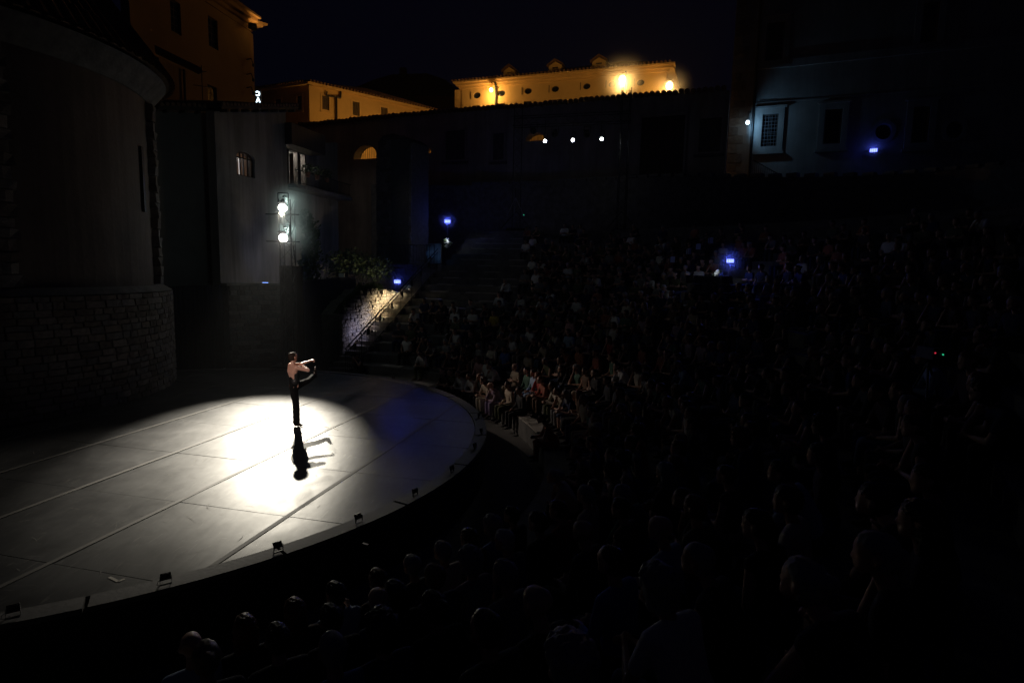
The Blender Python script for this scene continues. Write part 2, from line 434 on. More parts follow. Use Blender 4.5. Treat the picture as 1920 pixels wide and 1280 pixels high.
#PEOPLE_LIB
# ------------------------------------------------------------------ people: one remeshed surface from hulls of spheres
import bmesh
_ico = None
def sph_pts(c, r, n=14):
    out = []; g = math.pi*(3-math.sqrt(5))
    for i in range(n):
        z = 1-2*(i+.5)/n; q = math.sqrt(1-z*z); out.append((c[0]+r*q*math.cos(g*i), c[1]+r*q*math.sin(g*i), c[2]+r*z))
    return out
def hull(*s, n=26):
    bm = bmesh.new()
    for c, r in s:
        for p in sph_pts(c, r, n): bm.verts.new(p)
    res = bmesh.ops.convex_hull(bm, input=bm.verts)
    gone = list({e for e in res['geom_interior']+res['geom_unused'] if isinstance(e, bmesh.types.BMVert)})
    bmesh.ops.delete(bm, geom=gone, context='VERTS')
    bm.verts.index_update(); bm.normal_update()
    out = ([v.co.copy() for v in bm.verts], [tuple(v.index for v in f.verts) for f in bm.faces]); bm.free(); return out
def remesh(name, pieces, voxel, smooth=4, m=None, dec=None, bumpy=0., bscale=40):
    V = []; F = []
    for v, f in pieces:
        k = len(V); V += [tuple(p) for p in v]; F += [tuple(i+k for i in q) for q in f]
    me = bpy.data.meshes.new('tmp'); me.from_pydata(V, [], F); me.update()
    o = bpy.data.objects.new('tmp', me); COL.objects.link(o)
    r = o.modifiers.new('r', 'REMESH'); r.mode = 'VOXEL'; r.voxel_size = voxel; r.use_smooth_shade = True
    s = o.modifiers.new('s', 'SMOOTH'); s.iterations = smooth; s.factor = .5
    if dec: d = o.modifiers.new('d', 'DECIMATE'); d.ratio = dec
    dg = bpy.context.evaluated_depsgraph_get()
    res = bpy.data.meshes.new_from_object(o.evaluated_get(dg)); res.name = name
    bpy.data.objects.remove(o); bpy.data.meshes.remove(me)
    if bumpy:
        for v in res.vertices:
            q = v.co*bscale; v.co += v.normal*bumpy*noise.noise(q)
    res.polygons.foreach_set('use_smooth', [True]*len(res.polygons))
    res.materials.clear(); res.materials.append(m or MATS['skin_a'])
    return res
SKINS = [mat('skin_a', (.50, .30, .21), .5), mat('skin_b', (.40, .23, .155), .5), mat('skin_c', (.56, .36, .27), .5)]
def V3(*a): return Vector(a)
def fingers(wrist, palmdir, up, side, curl=.5, s=1.):
    """palm, four unequal bent fingers and a thumb as hulls; palmdir = hand direction, up = back of the hand, side = thumb side"""
    w0 = Vector(wrist); d = Vector(palmdir).normalized(); sd = Vector(side); sd = (sd-d*sd.dot(d)).normalized(); u = d.cross(sd); u = u if u.dot(Vector(up)) > 0 else -u
    k = w0+d*.085*s; out = [hull((w0, .022*s), (k+sd*.026*s, .013*s), (k-sd*.028*s, .012*s), n=14)]
    for i, (off, ln) in enumerate(((.028, .066), (.010, .076), (-.010, .070), (-.029, .054))):
        a = k+sd*off*s; d1 = (d*math.cos(curl)-u*math.sin(curl)); b = a+d1*ln*.52*s; d2 = (d*math.cos(curl*2.3)-u*math.sin(curl*2.3)); c = b+d2*ln*.5*s
        out += [hull((a, .0105*s), (b, .0095*s), n=12), hull((b, .0095*s), (c, .008*s), n=12)]
    a = w0+d*.025*s+sd*.022*s; b = a+(d*.7+sd*.75).normalized()*.042*s; c = b+(d*.95+sd*.15-u*.3).normalized()*.034*s
    out += [hull((a, .014*s), (b, .0115*s), n=12), hull((b, .0115*s), (c, .0095*s), n=12)]
    return out
HEADC = V3(0, .05, .775)
def head_pieces(T):
    f = lambda x, y, z: T @ V3(x, y, z)
    return [hull((f(0, -.022, .03), .086), (f(0, .03, .035), .078), (f(0, .03, -.03), .066), n=40),
            hull((f(0, .03, -.02), .066), (f(.028, .058, -.055), .034), (f(-.028, .058, -.055), .034), (f(0, .078, -.088), .022), n=30),
            hull((f(0, .112, -.018), .012), (f(0, .092, .02), .010), n=12), hull((f(0, .112, -.02), .0125), (f(.012, .098, -.022), .010), (f(-.012, .098, -.022), .010), n=12),
            hull((f(.02, .096, -.052), .008), (f(-.02, .096, -.052), .008), (f(0, .101, -.05), .009), n=10), hull((f(.018, .094, -.062), .008), (f(-.018, .094, -.062), .008), (f(0, .098, -.063), .009), n=10),
            hull((f(.034, .09, .025), .010), (f(.012, .097, .022), .009), n=10), hull((f(-.034, .09, .025), .010), (f(-.012, .097, .022), .009), n=10)] + \
           [hull((f(sx*.086, -.005, .012), .013), (f(sx*.092, -.018, .016), .015), (f(sx*.084, -.006, -.02), .010), n=12) for sx in (1, -1)]
POSES = {}
def seated(lean, arms, headpitch=0., headyaw=0., wide=1.):
    """joints of a seated figure: origin on the seat, +Y forward; arms = [(elbow, wrist, handdir, thumb side)] right, left"""
    R = Matrix.Rotation(-lean, 4, 'X')
    up = lambda x, y, z: R @ V3(x, y, z-.09)+V3(0, 0, .09)
    sh = [up(.175, .02, .545), up(-.175, .02, .545)]
    neck0, neck1 = up(0, .015, .575), up(0, .04, .67)
    T = Matrix.Translation(up(0, .055, .765)) @ Matrix.Rotation(headyaw, 4, 'Z') @ Matrix.Rotation(-lean*.35+headpitch, 4, 'X')
    body = []; shirt_t = []; shirt_s = []; shirt_l = []
    tor = lambda g: [hull((V3(.075, 0, .11), .10+g), (V3(-.075, 0, .11), .10+g), (up(.055, .015, .28), .098+g), (up(-.055, .015, .28), .098+g)),
                     hull((up(.055, .015, .28), .098+g), (up(-.055, .015, .28), .098+g), (up(.095, .02, .46), .092+g), (up(-.095, .02, .46), .092+g)),
                     hull((up(.095, .02, .46), .092+g), (up(-.095, .02, .46), .092+g), (sh[0], .052+g), (sh[1], .052+g), (up(0, .01, .565), .05+g))]
    body += tor(0.); shirt_t += tor(.013)
    body += [hull((neck0, .058), (neck1, .05))]+head_pieces(T)
    for i, (el, wr, hd, ts) in enumerate(arms):
        el, wr = Vector(el), Vector(wr)
        body += [hull((sh[i], .05), (el, .038)), hull((el, .038), (el.lerp(wr, .35), .037), (wr, .024))]+fingers(wr, hd, (0, 0, 1), ts, .45)
        mid = sh[i].lerp(el, .62)
        shirt_s += [hull((sh[i], .064), (mid, .058))]
        shirt_l += [hull((sh[i], .064), (el, .052)), hull((el, .052), (wr.lerp(el, .08), .036))]
    for sx in (1, -1):
        h, k, a = V3(sx*.085, .02, .095), V3(sx*.115*wide, .46, .075), V3(sx*.12*wide, .45, -.29)
        body += [hull((h, .085), (k, .055)), hull((k, .055), (k.lerp(a, .35)+V3(0, -.02, 0), .052), (a, .034)), hull((a, .034), (a+V3(0, -.02, -.03), .03), (a+V3(sx*.02, .14, -.04), .022), n=14)]
    return dict(body=body, tank=shirt_t, short=shirt_t+shirt_s, long=shirt_t+shirt_l, T=T)
def legs_pieces(kind, wide=1.):
    out = []
    for sx in (1, -1):
        h, k, a = V3(sx*.085, .02, .097), V3(sx*.115*wide, .46, .077), V3(sx*.12*wide, .45, -.27)
        out += [hull((h, .099), (k, .068))]
        if kind == 'long': out += [hull((k, .068), (k.lerp(a, .35)+V3(0, -.015, 0), .066), (a, .054))]
        if kind == 'skirt': out += [hull((k, .07), (k+V3(0, .02, -.2), .06), (V3(0, .42, -.1), .06))]
    if kind == 'skirt': out += [hull((V3(.085, .02, .097), .099), (V3(-.085, .02, .097), .099), (V3(.115, .46, .077), .068), (V3(-.115, .46, .077), .068))]
    out += [hull((V3(.08, -.01, .11), .118), (V3(-.08, -.01, .11), .118), (V3(0, 0, .2), .112))]
    return out
def shoe_pieces(sx, wide=1.):
    x = sx*.12*wide
    return [hull((V3(x, .415, -.318), .036), (V3(x+sx*.012, .55, -.327), .033), (V3(x+sx*.018, .62, -.333), .024), (V3(x, .44, -.275), .037), n=20)]
ARMS = {
 'lap': [((.25, .10, .26), (.10, .30, .19), (-.7, .7, -.1), (.2, .6, .3)), ((-.25, .10, .26), (-.09, .31, .20), (.7, .7, -.1), (-.2, .6, .3))],
 'chin': [((.20, .42, .19), (.075, .40, .40), (-.45, -.2, .9), (-.5, -.6, 0)), ((-.21, .40, .18), (.02, .44, .17), (.9, .3, 0), (0, .5, .6))],
 'cross': [((.26, .09, .29), (-.02, .22, .33), (-.9, .1, .1), (0, .2, 1)), ((-.26, .09, .29), (.02, .25, .29), (.9, .05, .15), (0, .2, 1))],
 'cheek': [((.22, .28, .22), (.13, .20, .58), (-.3, -.25, .9), (-.4, .5, 0)), ((-.24, .10, .25), (.06, .26, .23), (.9, .2, 0), (0, .6, .5))],
 'clasp': [((.23, .30, .20), (.05, .50, .23), (-.45, .8, .0), (-.2, .1, 1)), ((-.23, .30, .20), (-.05, .50, .23), (.45, .8, .0), (.2, .1, 1))],
 'camera': [((.36, .16, .42), (.12, .27, .68), (-.5, .6, .25), (-.3, .3, .9)), ((-.24, .24, .38), (-.06, .30, .62), (.35, .6, .4), (.6, .2, .6))],
}
LEAN = dict(lap=.12, chin=.55, cross=.05, cheek=.22, clasp=.42, camera=.18)
for k in ARMS:
    P_ = seated(LEAN[k], ARMS[k], {'chin': .28, 'clasp': .2}.get(k, 0), {'cheek': .15, 'cross': -.12}.get(k, 0))
    POSES[k] = dict(T=P_['T'], body=remesh('person', P_['body'], .0115, 3, SKINS[0], .4),
                    tank=remesh('shirt', P_['tank'], .018, 5, SKINS[0], .5), short=remesh('shirt', P_['short'], .016, 4, SKINS[0], .5), long=remesh('shirt', P_['long'], .016, 4, SKINS[0], .5))
LEGS = {k: remesh('trousers', legs_pieces(k), .018, 4, SKINS[0], .5) for k in ('long', 'shorts', 'skirt')}
SHOE = [remesh('shoe', shoe_pieces(s), .011, 3, SKINS[0], .5) for s in (1, -1)]
def hl(*s): return hull(*[(V3(*c), r) for c, r in s], n=40)
HAIR = {
 'short': remesh('hair', [hl(((0, -.028, .040), .093), ((0, .022, .058), .078), ((0, -.035, -.01), .08))], .011, 2, SKINS[0], .8, .012, 70),
 'crop': remesh('hair', [hl(((0, -.027, .036), .090), ((0, .018, .055), .074), ((0, -.03, -.02), .075))], .011, 3, SKINS[0], .8, .006, 95),
 'long': remesh('hair', [hl(((0, -.03, .042), .098), ((0, .018, .062), .080), ((0, -.04, -.03), .092)), hl(((.055, -.045, -.02), .055), ((-.055, -.045, -.02), .055), ((.05, -.065, -.2), .045), ((-.05, -.065, -.2), .045))], .013, 3, SKINS[0], .8, .014, 60),
 'bun': remesh('hair', [hl(((0, -.027, .038), .092), ((0, .02, .056), .076), ((0, -.035, -.01), .08)), hl(((0, -.125, .075), .04), ((0, -.11, .07), .045))], .011, 2, SKINS[0], .8, .009, 70),
 'curly': remesh('hair', [hl(((0, -.035, .055), .115), ((0, .015, .075), .098), ((0, -.045, -.02), .105))], .012, 1, SKINS[0], .8, .022, 38),
 'fringe': remesh('hair', [hl(((0, -.055, -.005), .066), ((.045, -.03, .0), .05), ((-.045, -.03, .0), .05))], .011, 3, SKINS[0], .8, .009, 70),
 'tied': remesh('hair', [hl(((0, -.027, .038), .092), ((0, .02, .056), .076), ((0, -.035, -.01), .08)), hl(((0, -.115, .03), .03), ((0, -.125, -.13), .022))], .011, 2, SKINS[0], .8, .009, 70),
}
HAIRCOL = dict(dark=mat('hair_dark', (.014, .010, .008), .45), brown=mat('hair_brown', (.045, .026, .015), .45), auburn=mat('hair_auburn', (.13, .04, .015), .45),
               blond=mat('hair_blond', (.25, .17, .08), .5), grey=mat('hair_grey', (.28, .28, .28), .55), white=mat('hair_white', (.55, .55, .54), .55))
def fab(name, c): return mat('fabric_'+name.replace(' ', '_'), c, .85, .12, 25, .25, bscale=60)
FAB = {n: fab(n, c) for n, c in {'white': (.72, .71, .69), 'cream': (.58, .52, .42), 'beige': (.42, .34, .25), 'black': (.015, .015, .017), 'charcoal': (.05, .05, .055), 'navy': (.02, .03, .09),
       'light blue': (.30, .40, .55), 'blue': (.06, .12, .38), 'grey': (.2, .2, .2), 'olive': (.09, .10, .05), 'green': (.06, .13, .09), 'yellow': (.50, .36, .06), 'orange': (.50, .19, .09),
       'red': (.38, .04, .04), 'rust': (.32, .10, .06), 'pink': (.50, .28, .26), 'lilac': (.34, .26, .42), 'mauve': (.28, .2, .26), 'brown': (.13, .08, .05), 'dark brown': (.05, .033, .025), 'denim': (.07, .10, .17)}.items()}
SHOEM = [FAB['black'], FAB['dark brown'], FAB['white'], FAB['charcoal']]
PEOPLE = []
def person(row, ang, pose='lap', top=('white', 'short'), legs=('black', 'long'), hair=('dark', 'short'), skin=None, shoes=None, yaw=0., scale=1., label=None, group=None, dr=0.):
    r = R0+row*DEP+.30+dr; z = Z0+row*RISE+.004; p = pol(r, ang, z)
    o = inst('person', POSES[pose]['body'], None, None, SKINS[rnd.randrange(3)] if skin is None else SKINS[skin])
    o.location = p; o.rotation_euler = (0, 0, ang+math.pi/2+yaw); o.scale = (scale, scale, scale)
    o['category'] = 'person'
    inst('shirt', POSES[pose][top[1]], o, None, FAB[top[0]])
    inst('trousers' if legs[1] != 'skirt' else 'skirt', LEGS[legs[1]], o, None, FAB[legs[0]])
    if hair[1] != 'none': inst('hair', HAIR[hair[1]], o, POSES[pose]['T'].copy(), HAIRCOL[hair[0]])
    sm = SHOEM[rnd.randrange(4)] if shoes is None else FAB[shoes]
    for s in SHOE: inst('shoe', s, o, None, sm)
    PEOPLE.append(dict(o=o, row=row, ang=ang, label=label, group=group, top=top, legs=legs, hair=hair, pose=pose))
    return o
#DANCER
# ------------------------------------------------------------------ the dancer
def dancer():
    base = onz(556, 799, .004)
    k = 1.03
    tw = math.radians(20.8); f = lambda x, y, z: V3(x*math.cos(tw)-y*math.sin(tw), x*math.sin(tw)+y*math.cos(tw), z)*k
    sR, sL = f(.02, -.155, 1.415), f(-.105, .145, 1.435)
    eR, wR = f(.285, -.20, 1.345), f(.165, -.03, 1.425)
    eL, wL = f(.15, .27, 1.425), f(.34, .385, 1.475)
    hipS, knS, anS = f(-.045, .0, .93), f(.005, -.01, .51), f(.0, .0, .085)
    hipK, knK, anK = f(.035, .07, .95), f(.28, .30, 1.01), f(.43, .60, 1.08)
    toeK = f(.46, .62, 1.27)
    fw = Matrix.Rotation(tw, 3, 'Z') @ V3(.83, .55, 0)
    T = Matrix.Translation(f(-.045, .03, 1.625)) @ Matrix.Rotation(math.atan2(-.75, .66)+tw, 4, 'Z') @ Matrix.Rotation(-.05, 4, 'X')
    wst = f(-.03, .02, 1.12)
    chestA, chestB = f(-.015, -.085, 1.29), f(-.095, .085, 1.29)
    body = [hull((hipS, .105), (hipK, .10), (wst, .098)), hull((wst+V3(.04, -.045, 0), .074), (wst-V3(.035, -.045, 0), .074), (chestA, .083), (chestB, .083)),
            hull((chestA, .083), (chestB, .083), (sR, .055), (sL, .055), (f(-.06, .01, 1.44), .05)),
            hull((f(-.06, .0, 1.43), .058), (f(-.045, .02, 1.56), .05))]+head_pieces(T)
    body += [hull((sR, .055), (eR, .040)), hull((eR, .040), (eR.lerp(wR, .35), .041), (wR, .026)), hull((sL, .055), (eL, .040)), hull((eL, .040), (eL.lerp(wL, .35), .041), (wL, .026))]
    body += fingers(wR, (-.5, .6, .25), (.3, -.2, 1), (-.2, -.4, .9), .75)+fingers(wL, (.75, .5, .15), (0, 0, 1), (-.5, .8, .2), 1.05)
    body += [hull((hipS, .09), (knS, .06)), hull((knS, .06), (anS, .038)), hull((anS, .036), (f(-.03, 0, .04), .034), (f(.10, -.02, .025), .02)),
             hull((hipK, .09), (knK, .06)), hull((knK, .06), (anK, .038)), hull((anK, .036), (toeK, .02))]
    o = inst('person', remesh('person', body, .0085, 3, mat('skin_dancer', (.58, .33, .25), .42)))
    o.location = base
    tag(o, 'bare-backed dancer in black trousers kicking one leg up on the lit stage', 'person')
    tr = [hull((hipS, .108), (hipK, .104), (wst, .112), n=40), hull((hipS, .104), (hipS.lerp(knS, .5), .096), (knS, .080)), hull((knS, .080), (knS.lerp(anS, .5)+V3(.01, 0, 0), .080), (f(.0, 0, .10), .084)),
          hull((hipK, .10), (hipK.lerp(knK, .5), .082), (knK, .068)), hull((knK, .068), (anK.lerp(knK, .08), .062))]
    obj_t = inst('trousers', remesh('trousers', tr, .010, 3, mat('trouser_cloth', (.005, .005, .0055), .95, .2, 20, .5, bscale=14, spec=.15), None, .010, 11), o)
    bd = [hull((wst+V3(.04, -.05, -.02), .092), (wst+V3(-.04, .05, -.02), .092), (wst+fw*.035+V3(.05, -.05, .07), .08), (wst+fw*.035+V3(-.03, .06, .07), .08)),
          hull((wst+fw*.04+V3(.03, -.05, .05), .085), (chestA+fw*.045, .072), (chestB+fw*.05, .07), (wst+fw*.04+V3(-.03, .05, .05), .08)),
          hull((chestA+fw*.05, .066), (chestB+fw*.05, .066), (f(.03, -.075, 1.40)+fw*.03, .035))]
    ax = (sR-sL).normalized(); bd += [hull((wst+ax*.035+fw*.01, .096), (wst+fw*.05, .09), (chestA+ax*.012+fw*.03-V3(0, 0, .02), .086), n=40)]
    inst('bodice', remesh('bodice', bd, .010, 3, mat('bodice_leather', (.010, .010, .011), .6, .2, 20, .2)), o)
    inst('belt', remesh('belt', [hull((wst+V3(.045, -.05, -.045), .094), (wst-V3(.04, -.05, .045), .094), n=50)], .010, 3, mat('belt_leather', (.015, .015, .016), .45)), o)
    inst('hair', HAIR['crop'], o, T.copy(), mat('hair_slick', (.022, .012, .008), .65, spec=.2))
    sh = mat('dance_shoe', (.035, .024, .02), .4)
    inst('shoe', remesh('shoe', [hull((f(-.025, 0, .045), .04), (f(.05, -.01, .035), .038), (f(.125, -.025, .024), .024), (anS, .042))], .009, 2, sh), o)
    inst('shoe', remesh('shoe', [hull((anK+V3(.03, .01, -.02), .038), (anK+V3(.01, 0, .06), .038), (toeK, .024), n=24)], .009, 2, sh), o)
    for sx in (.03, -.03):
        p = T @ V3(sx, .082, .008); obj('eye', [ball(p, .011, 8, 6)], mat('eye_white', (.6, .6, .6), .2), o, True)
dancer()
#AUDIENCE
# ------------------------------------------------------------------ audience: people read off the photograph first (pixel of the head, clothes, pose, label)
def put(px, py, top, legs, hair, pose, label, htop=False, **kw):
    h = cone_hit(px, py, .88 if htop else .80)
    if not h: return
    r, a = h; row = max(0, min(NROW-1, round((r-R0-.35)/DEP)))
    best = None
    for rw in range(max(0, row-1), min(NROW, row+2)):   # the row and bearing that bring the head nearest to its pixel
        for da in np.linspace(-.12, .12, 97):
            q = pol(R0+rw*DEP+.33, a+da, Z0+rw*RISE+(.88 if htop else .80)); x, y = proj(q); e = math.hypot(x-px, (y-py)*.8)
            if best is None or e < best[0]: best = (e, rw, a+da)
    _, rw, aa = best
    for P_ in PEOPLE:
        if P_['row'] == rw and abs(P_['ang']-aa)*(R0+rw*DEP) < .40:
            aa = P_['ang']+(.42 if aa >= P_['ang'] else -.42)/(R0+rw*DEP)
    person(rw, aa, pose, top, legs, hair, label=label, group=kw.pop('group', 'spectators on the stone rows'), **kw)
S_, L_, T_ = 'short', 'long', 'tank'
HERO = [
 (798, 655, ('white', S_), ('olive', L_), ('dark', 'short'), 'clasp', 'man in white short-sleeved shirt sitting alone above the far empty seat boards'),
 (765, 630, ('white', T_), ('black', L_), ('dark', 'bun'), 'lap', 'woman in white sleeveless top beside the foot of the lit staircase'),
 (799, 632, ('charcoal', T_), ('black', L_), ('brown', 'tied'), 'cheek', 'bare-armed woman in dark top behind the man in white short sleeves'),
 (848, 671, ('black', S_), ('black', L_), ('brown', 'crop'), 'cheek', 'person in black propping the cheek, left of the woman in the scooped black top'),
 (873, 668, ('black', T_), ('black', 'skirt'), ('dark', 'long'), 'lap', 'long-haired woman in scooped black top sitting upright among darker neighbours'),
 (843, 692, ('dark brown', S_), ('black', 'shorts'), ('dark', 'short'), 'clasp', 'bare-legged person in brown tee at the left end of the front row crowd'),
 (853, 696, ('olive', S_), ('black', 'shorts'), ('brown', 'crop'), 'clasp', 'bare-legged person in olive tee next to the man in white shirt with clasped hands'),
 (870, 705, ('white', L_), ('black', L_), ('dark', 'crop'), 'clasp', 'man in crisp white shirt leaning on his knees in the front row'),
 (895, 699, ('white', L_), ('charcoal', L_), ('dark', 'short'), 'clasp', 'dark-haired man in white shirt, right of the man with clasped hands'),
 (908, 712, ('black', T_), ('black', L_), ('auburn', 'tied'), 'cheek', 'woman in black resting her cheek on her hand in the front row'),
 (919, 676, ('white', L_), ('cream', L_), ('brown', 'short'), 'lap', 'person in loose white shirt, left of the brightest white shirt'),
 (935, 682, ('white', L_), ('charcoal', L_), ('brown', 'crop'), 'chin', 'man in the brightest white shirt above the front row'),
 (903, 674, ('pink', L_), ('brown', L_), ('auburn', 'long'), 'lap', 'woman in dusty pink top beside two people in white shirts'),
 (921, 718, ('beige', S_), ('cream', L_), ('brown', 'curly'), 'clasp', 'woman in beige blouse and cream trousers in the front row'),
 (939, 723, ('mauve', L_), ('lilac', L_), ('grey', 'fringe'), 'chin', 'balding man in mauve shirt and lilac trousers, chin on hand'),
 (959, 726, ('beige', L_), ('olive', L_), ('dark', 'short'), 'lap', 'dark-haired man in beige jacket sitting upright in the front row'),
 (981, 736, ('black', L_), ('black', L_), ('dark', 'short'), 'lap', 'man all in black with long legs at the end of the front bench'),
 (970, 690, ('beige', S_), ('beige', L_), ('grey', 'fringe'), 'cross', 'older man in faded beige shirt behind the man in the beige jacket'),
 (993, 705, ('green', L_), ('charcoal', L_), ('brown', 'short'), 'lap', 'person in green cardigan behind the bench of empty boards'),
 (1004, 709, ('light blue', L_), ('light blue', L_), ('brown', 'short'), 'lap', 'person in light blue shirt between green cardigan and red top'),
 (1016, 716, ('red', L_), ('brown', L_), ('auburn', 'long'), 'cheek', 'long-haired woman in red top, right of the light blue shirt'),
 (1027, 726, ('rust', L_), ('brown', L_), ('auburn', 'short'), 'clasp', 'person in rust shirt leaning forward beside the woman in red'),
 (1049, 741, ('cream', L_), ('olive', L_), ('dark', 'long'), 'clasp', 'dark-haired woman in cream blouse leaning on clasped hands'),
 (1064, 745, ('beige', S_), ('grey', L_), ('brown', 'bun'), 'chin', 'woman with hair in a bun beside the cream blouse'),
 (1030, 790, ('rust', T_), ('rust', L_), ('brown', 'bun'), 'clasp', 'woman in rust sleeveless top at the corner of the bench of empty boards'),
 (930, 580, ('yellow', S_), ('charcoal', L_), ('dark', 'short'), 'lap', 'person in the only yellow top, in the middle rows'),
 (856, 572, ('white', S_), ('black', L_), ('dark', 'crop'), 'lap', 'broad man in white tee near the empty rows by the stairs'),
 (955, 522, ('white', L_), ('black', L_), ('grey', 'short'), 'chin', 'grey-haired man in white shirt high up beside empty rows'),
 (938, 552, ('white', L_), ('charcoal', L_), ('dark', 'short'), 'cross', 'person in white shirt with folded arms high in the left rows'),
 (979, 551, ('white', S_), ('black', L_), ('brown', 'long'), 'cheek', 'long-haired person in white tee, hand to cheek, in the upper rows'),
 (885, 562, ('grey', S_), ('black', L_), ('dark', 'short'), 'lap', 'person in grey tee two rows above the white tee by the stairs'),
 (1003, 602, ('white', S_), ('black', L_), ('dark', 'short'), 'clasp', 'person in white tee bent forward in the middle rows'),
 (1073, 608, ('pink', S_), ('black', L_), ('brown', 'curly'), 'lap', 'curly-haired woman in pale pink blouse in the middle rows'),
 (1180, 573, ('cream', S_), ('beige', 'skirt'), ('grey', 'short'), 'lap', 'grey-haired woman in cream dress in the upper middle rows'),
 (987, 455, ('white', S_), ('black', L_), ('brown', 'short'), 'lap', 'person in white tee on the highest occupied row on the left'),
 (1185, 437, ('white', L_), ('black', L_), ('dark', 'short'), 'cross', 'person in white shirt alone near the very top row'),
 (1187, 660, ('white', L_), ('black', L_), ('dark', 'short'), 'chin', 'person in white shirt leaning sideways right of the woman in orange'),
 (1298, 692, ('light blue', L_), ('charcoal', L_), ('grey', 'short'), 'chin', 'man in pale blue shirt bending forward in the dim right rows'),
 (1229, 718, ('cream', S_), ('black', L_), ('dark', 'short'), 'clasp', 'person in cream tee leaning forward below the pale blue shirt'),
 (1091, 658, ('orange', L_), ('brown', L_), ('auburn', 'long'), 'lap', 'woman in the orange blouse in the middle rows'),
 (1153, 630, ('red', T_), ('black', L_), ('auburn', 'tied'), 'cheek', 'woman in bright red sleeveless top in the middle rows'),
 (1073, 660, ('rust', S_), ('brown', 'shorts'), ('brown', 'short'), 'chin', 'person in rust tee and shorts left of the orange blouse'),
 (996, 655, ('beige', S_), ('beige', L_), ('grey', 'crop'), 'lap', 'person in beige from neck to feet behind the green cardigan'),
 (1125, 690, ('black', L_), ('black', L_), ('brown', 'crop'), 'cross', 'person in black jacket with folded arms below the red sleeveless top'),
 (1153, 700, ('charcoal', L_), ('charcoal', L_), ('dark', 'short'), 'lap', 'man in charcoal suit right of the black jacket'),
 (1105, 605, ('charcoal', S_), ('black', L_), ('brown', 'short'), 'cheek', 'person in charcoal tee right of the pale pink blouse'),
 (1119, 570, ('brown', S_), ('brown', L_), ('brown', 'short'), 'lap', 'person in brown tee in the row above the pink blouse'),
 (925, 655, ('cream', S_), ('black', L_), ('dark', 'short'), 'cross', 'person in cream tee with folded arms two rows behind the front row'),
 (951, 655, ('blue', S_), ('denim', L_), ('brown', 'short'), 'lap', 'person in blue tee two rows behind the front row'),
 (858, 622, ('white', T_), ('beige', L_), ('brown', 'tied'), 'cheek', 'woman in white vest, hand at her cheek, below the white tee by the stairs'),
 (893, 620, ('black', L_), ('black', L_), ('brown', 'crop'), 'clasp', 'man in black pullover with clasped hands right of the white vest'),
 (1785, 672, ('light blue', L_), ('charcoal', L_), ('dark', 'short'), 'clasp', 'person whose pale shirt is tinted blue as if lit, in the dark right rows'),  # blue light on a white shirt is put into the cloth colour
 # backs of heads near the lens
 (366, 1213, ('light blue', L_), ('charcoal', L_), ('dark', 'none'), 'lap', 'bald man in light blue shirt, nearest to the bottom left of the crowd'),
 (473, 1189, ('black', S_), ('black', L_), ('auburn', 'long'), 'lap', 'person with dark reddish hair beside the bald man in light blue'),
 (534, 1137, ('dark brown', S_), ('black', L_), ('auburn', 'long'), 'lap', 'woman with long auburn hair seen from behind'),
 (528, 1182, ('charcoal', L_), ('black', L_), ('brown', 'short'), 'lap', 'person in charcoal jacket directly in front of the auburn hair'),
 (614, 1109, ('light blue', L_), ('navy', L_), ('dark', 'short'), 'cheek', 'dark-haired man in pale blue shirt leaning left, right of the auburn hair'),
 (629, 1137, ('black', S_), ('black', L_), ('dark', 'short'), 'lap', 'person with round dark head against the pale blue shirt'),
 (666, 1141, ('navy', L_), ('black', L_), ('grey', 'fringe'), 'lap', 'balding man in navy shirt with a thin grey fringe'),
 (632, 1187, ('blue', L_), ('navy', L_), ('grey', 'crop'), 'lap', 'grey-haired man in blue shirt at the bottom edge'),
 (704, 1090, ('black', S_), ('black', L_), ('auburn', 'tied'), 'lap', 'woman with auburn hair tied back above the balding man in navy'),
 (762, 1078, ('charcoal', L_), ('black', L_), ('grey', 'crop'), 'lap', 'grey-cropped man in charcoal near the moat'),
 (800, 1038, ('cream', S_), ('charcoal', L_), ('grey', 'short'), 'lap', 'grey-haired person in cream top nearest the moat'),
 (804, 1062, ('brown', S_), ('black', L_), ('brown', 'long'), 'lap', 'long brown-haired woman right behind the cream top'),
 (837, 1076, ('navy', L_), ('black', L_), ('blond', 'short'), 'lap', 'blond-haired person in navy behind the long brown hair'),
 (728, 1122, ('black', L_), ('black', L_), ('dark', 'long'), 'lap', 'woman with long black hair between auburn ponytail and navy shirt'),
 (835, 1132, ('charcoal', S_), ('black', L_), ('brown', 'bun'), 'lap', 'person with brown hair in a bun behind the blond head'),
 (804, 1165, ('navy', S_), ('black', L_), ('dark', 'curly'), 'lap', 'person with a tall mop of dark hair at the bottom edge'),
 (907, 1008, ('blue', L_), ('charcoal', L_), ('grey', 'curly'), 'lap', 'person with grey curls and blue shirt near the moat'),
 (858, 1033, ('black', L_), ('black', L_), ('dark', 'short'), 'lap', 'short dark-haired person left of the grey curls'),
 (976, 1000, ('grey', S_), ('charcoal', L_), ('white', 'short'), 'cheek', 'white-haired person leaning on a hand right of the grey curls'),
 (880, 1052, ('mauve', S_), ('black', L_), ('grey', 'curly'), 'lap', 'woman with a cloud of grey curls in a mauve top'),
 (979, 1087, ('grey', L_), ('black', L_), ('grey', 'short'), 'lap', 'grey-haired person in grey pullover behind the white-haired one'),
 (944, 1167, ('olive', L_), ('black', L_), ('brown', 'crop'), 'lap', 'close-cropped person in olive at the bottom edge'),
 (1026, 1163, ('black', L_), ('black', L_), ('dark', 'none'), 'lap', 'bald man in black whose shiny crown catches light'),
 (1093, 1173, ('navy', L_), ('navy', L_), ('grey', 'curly'), 'lap', 'person with the largest mass of grey curls, nearest the lens'),
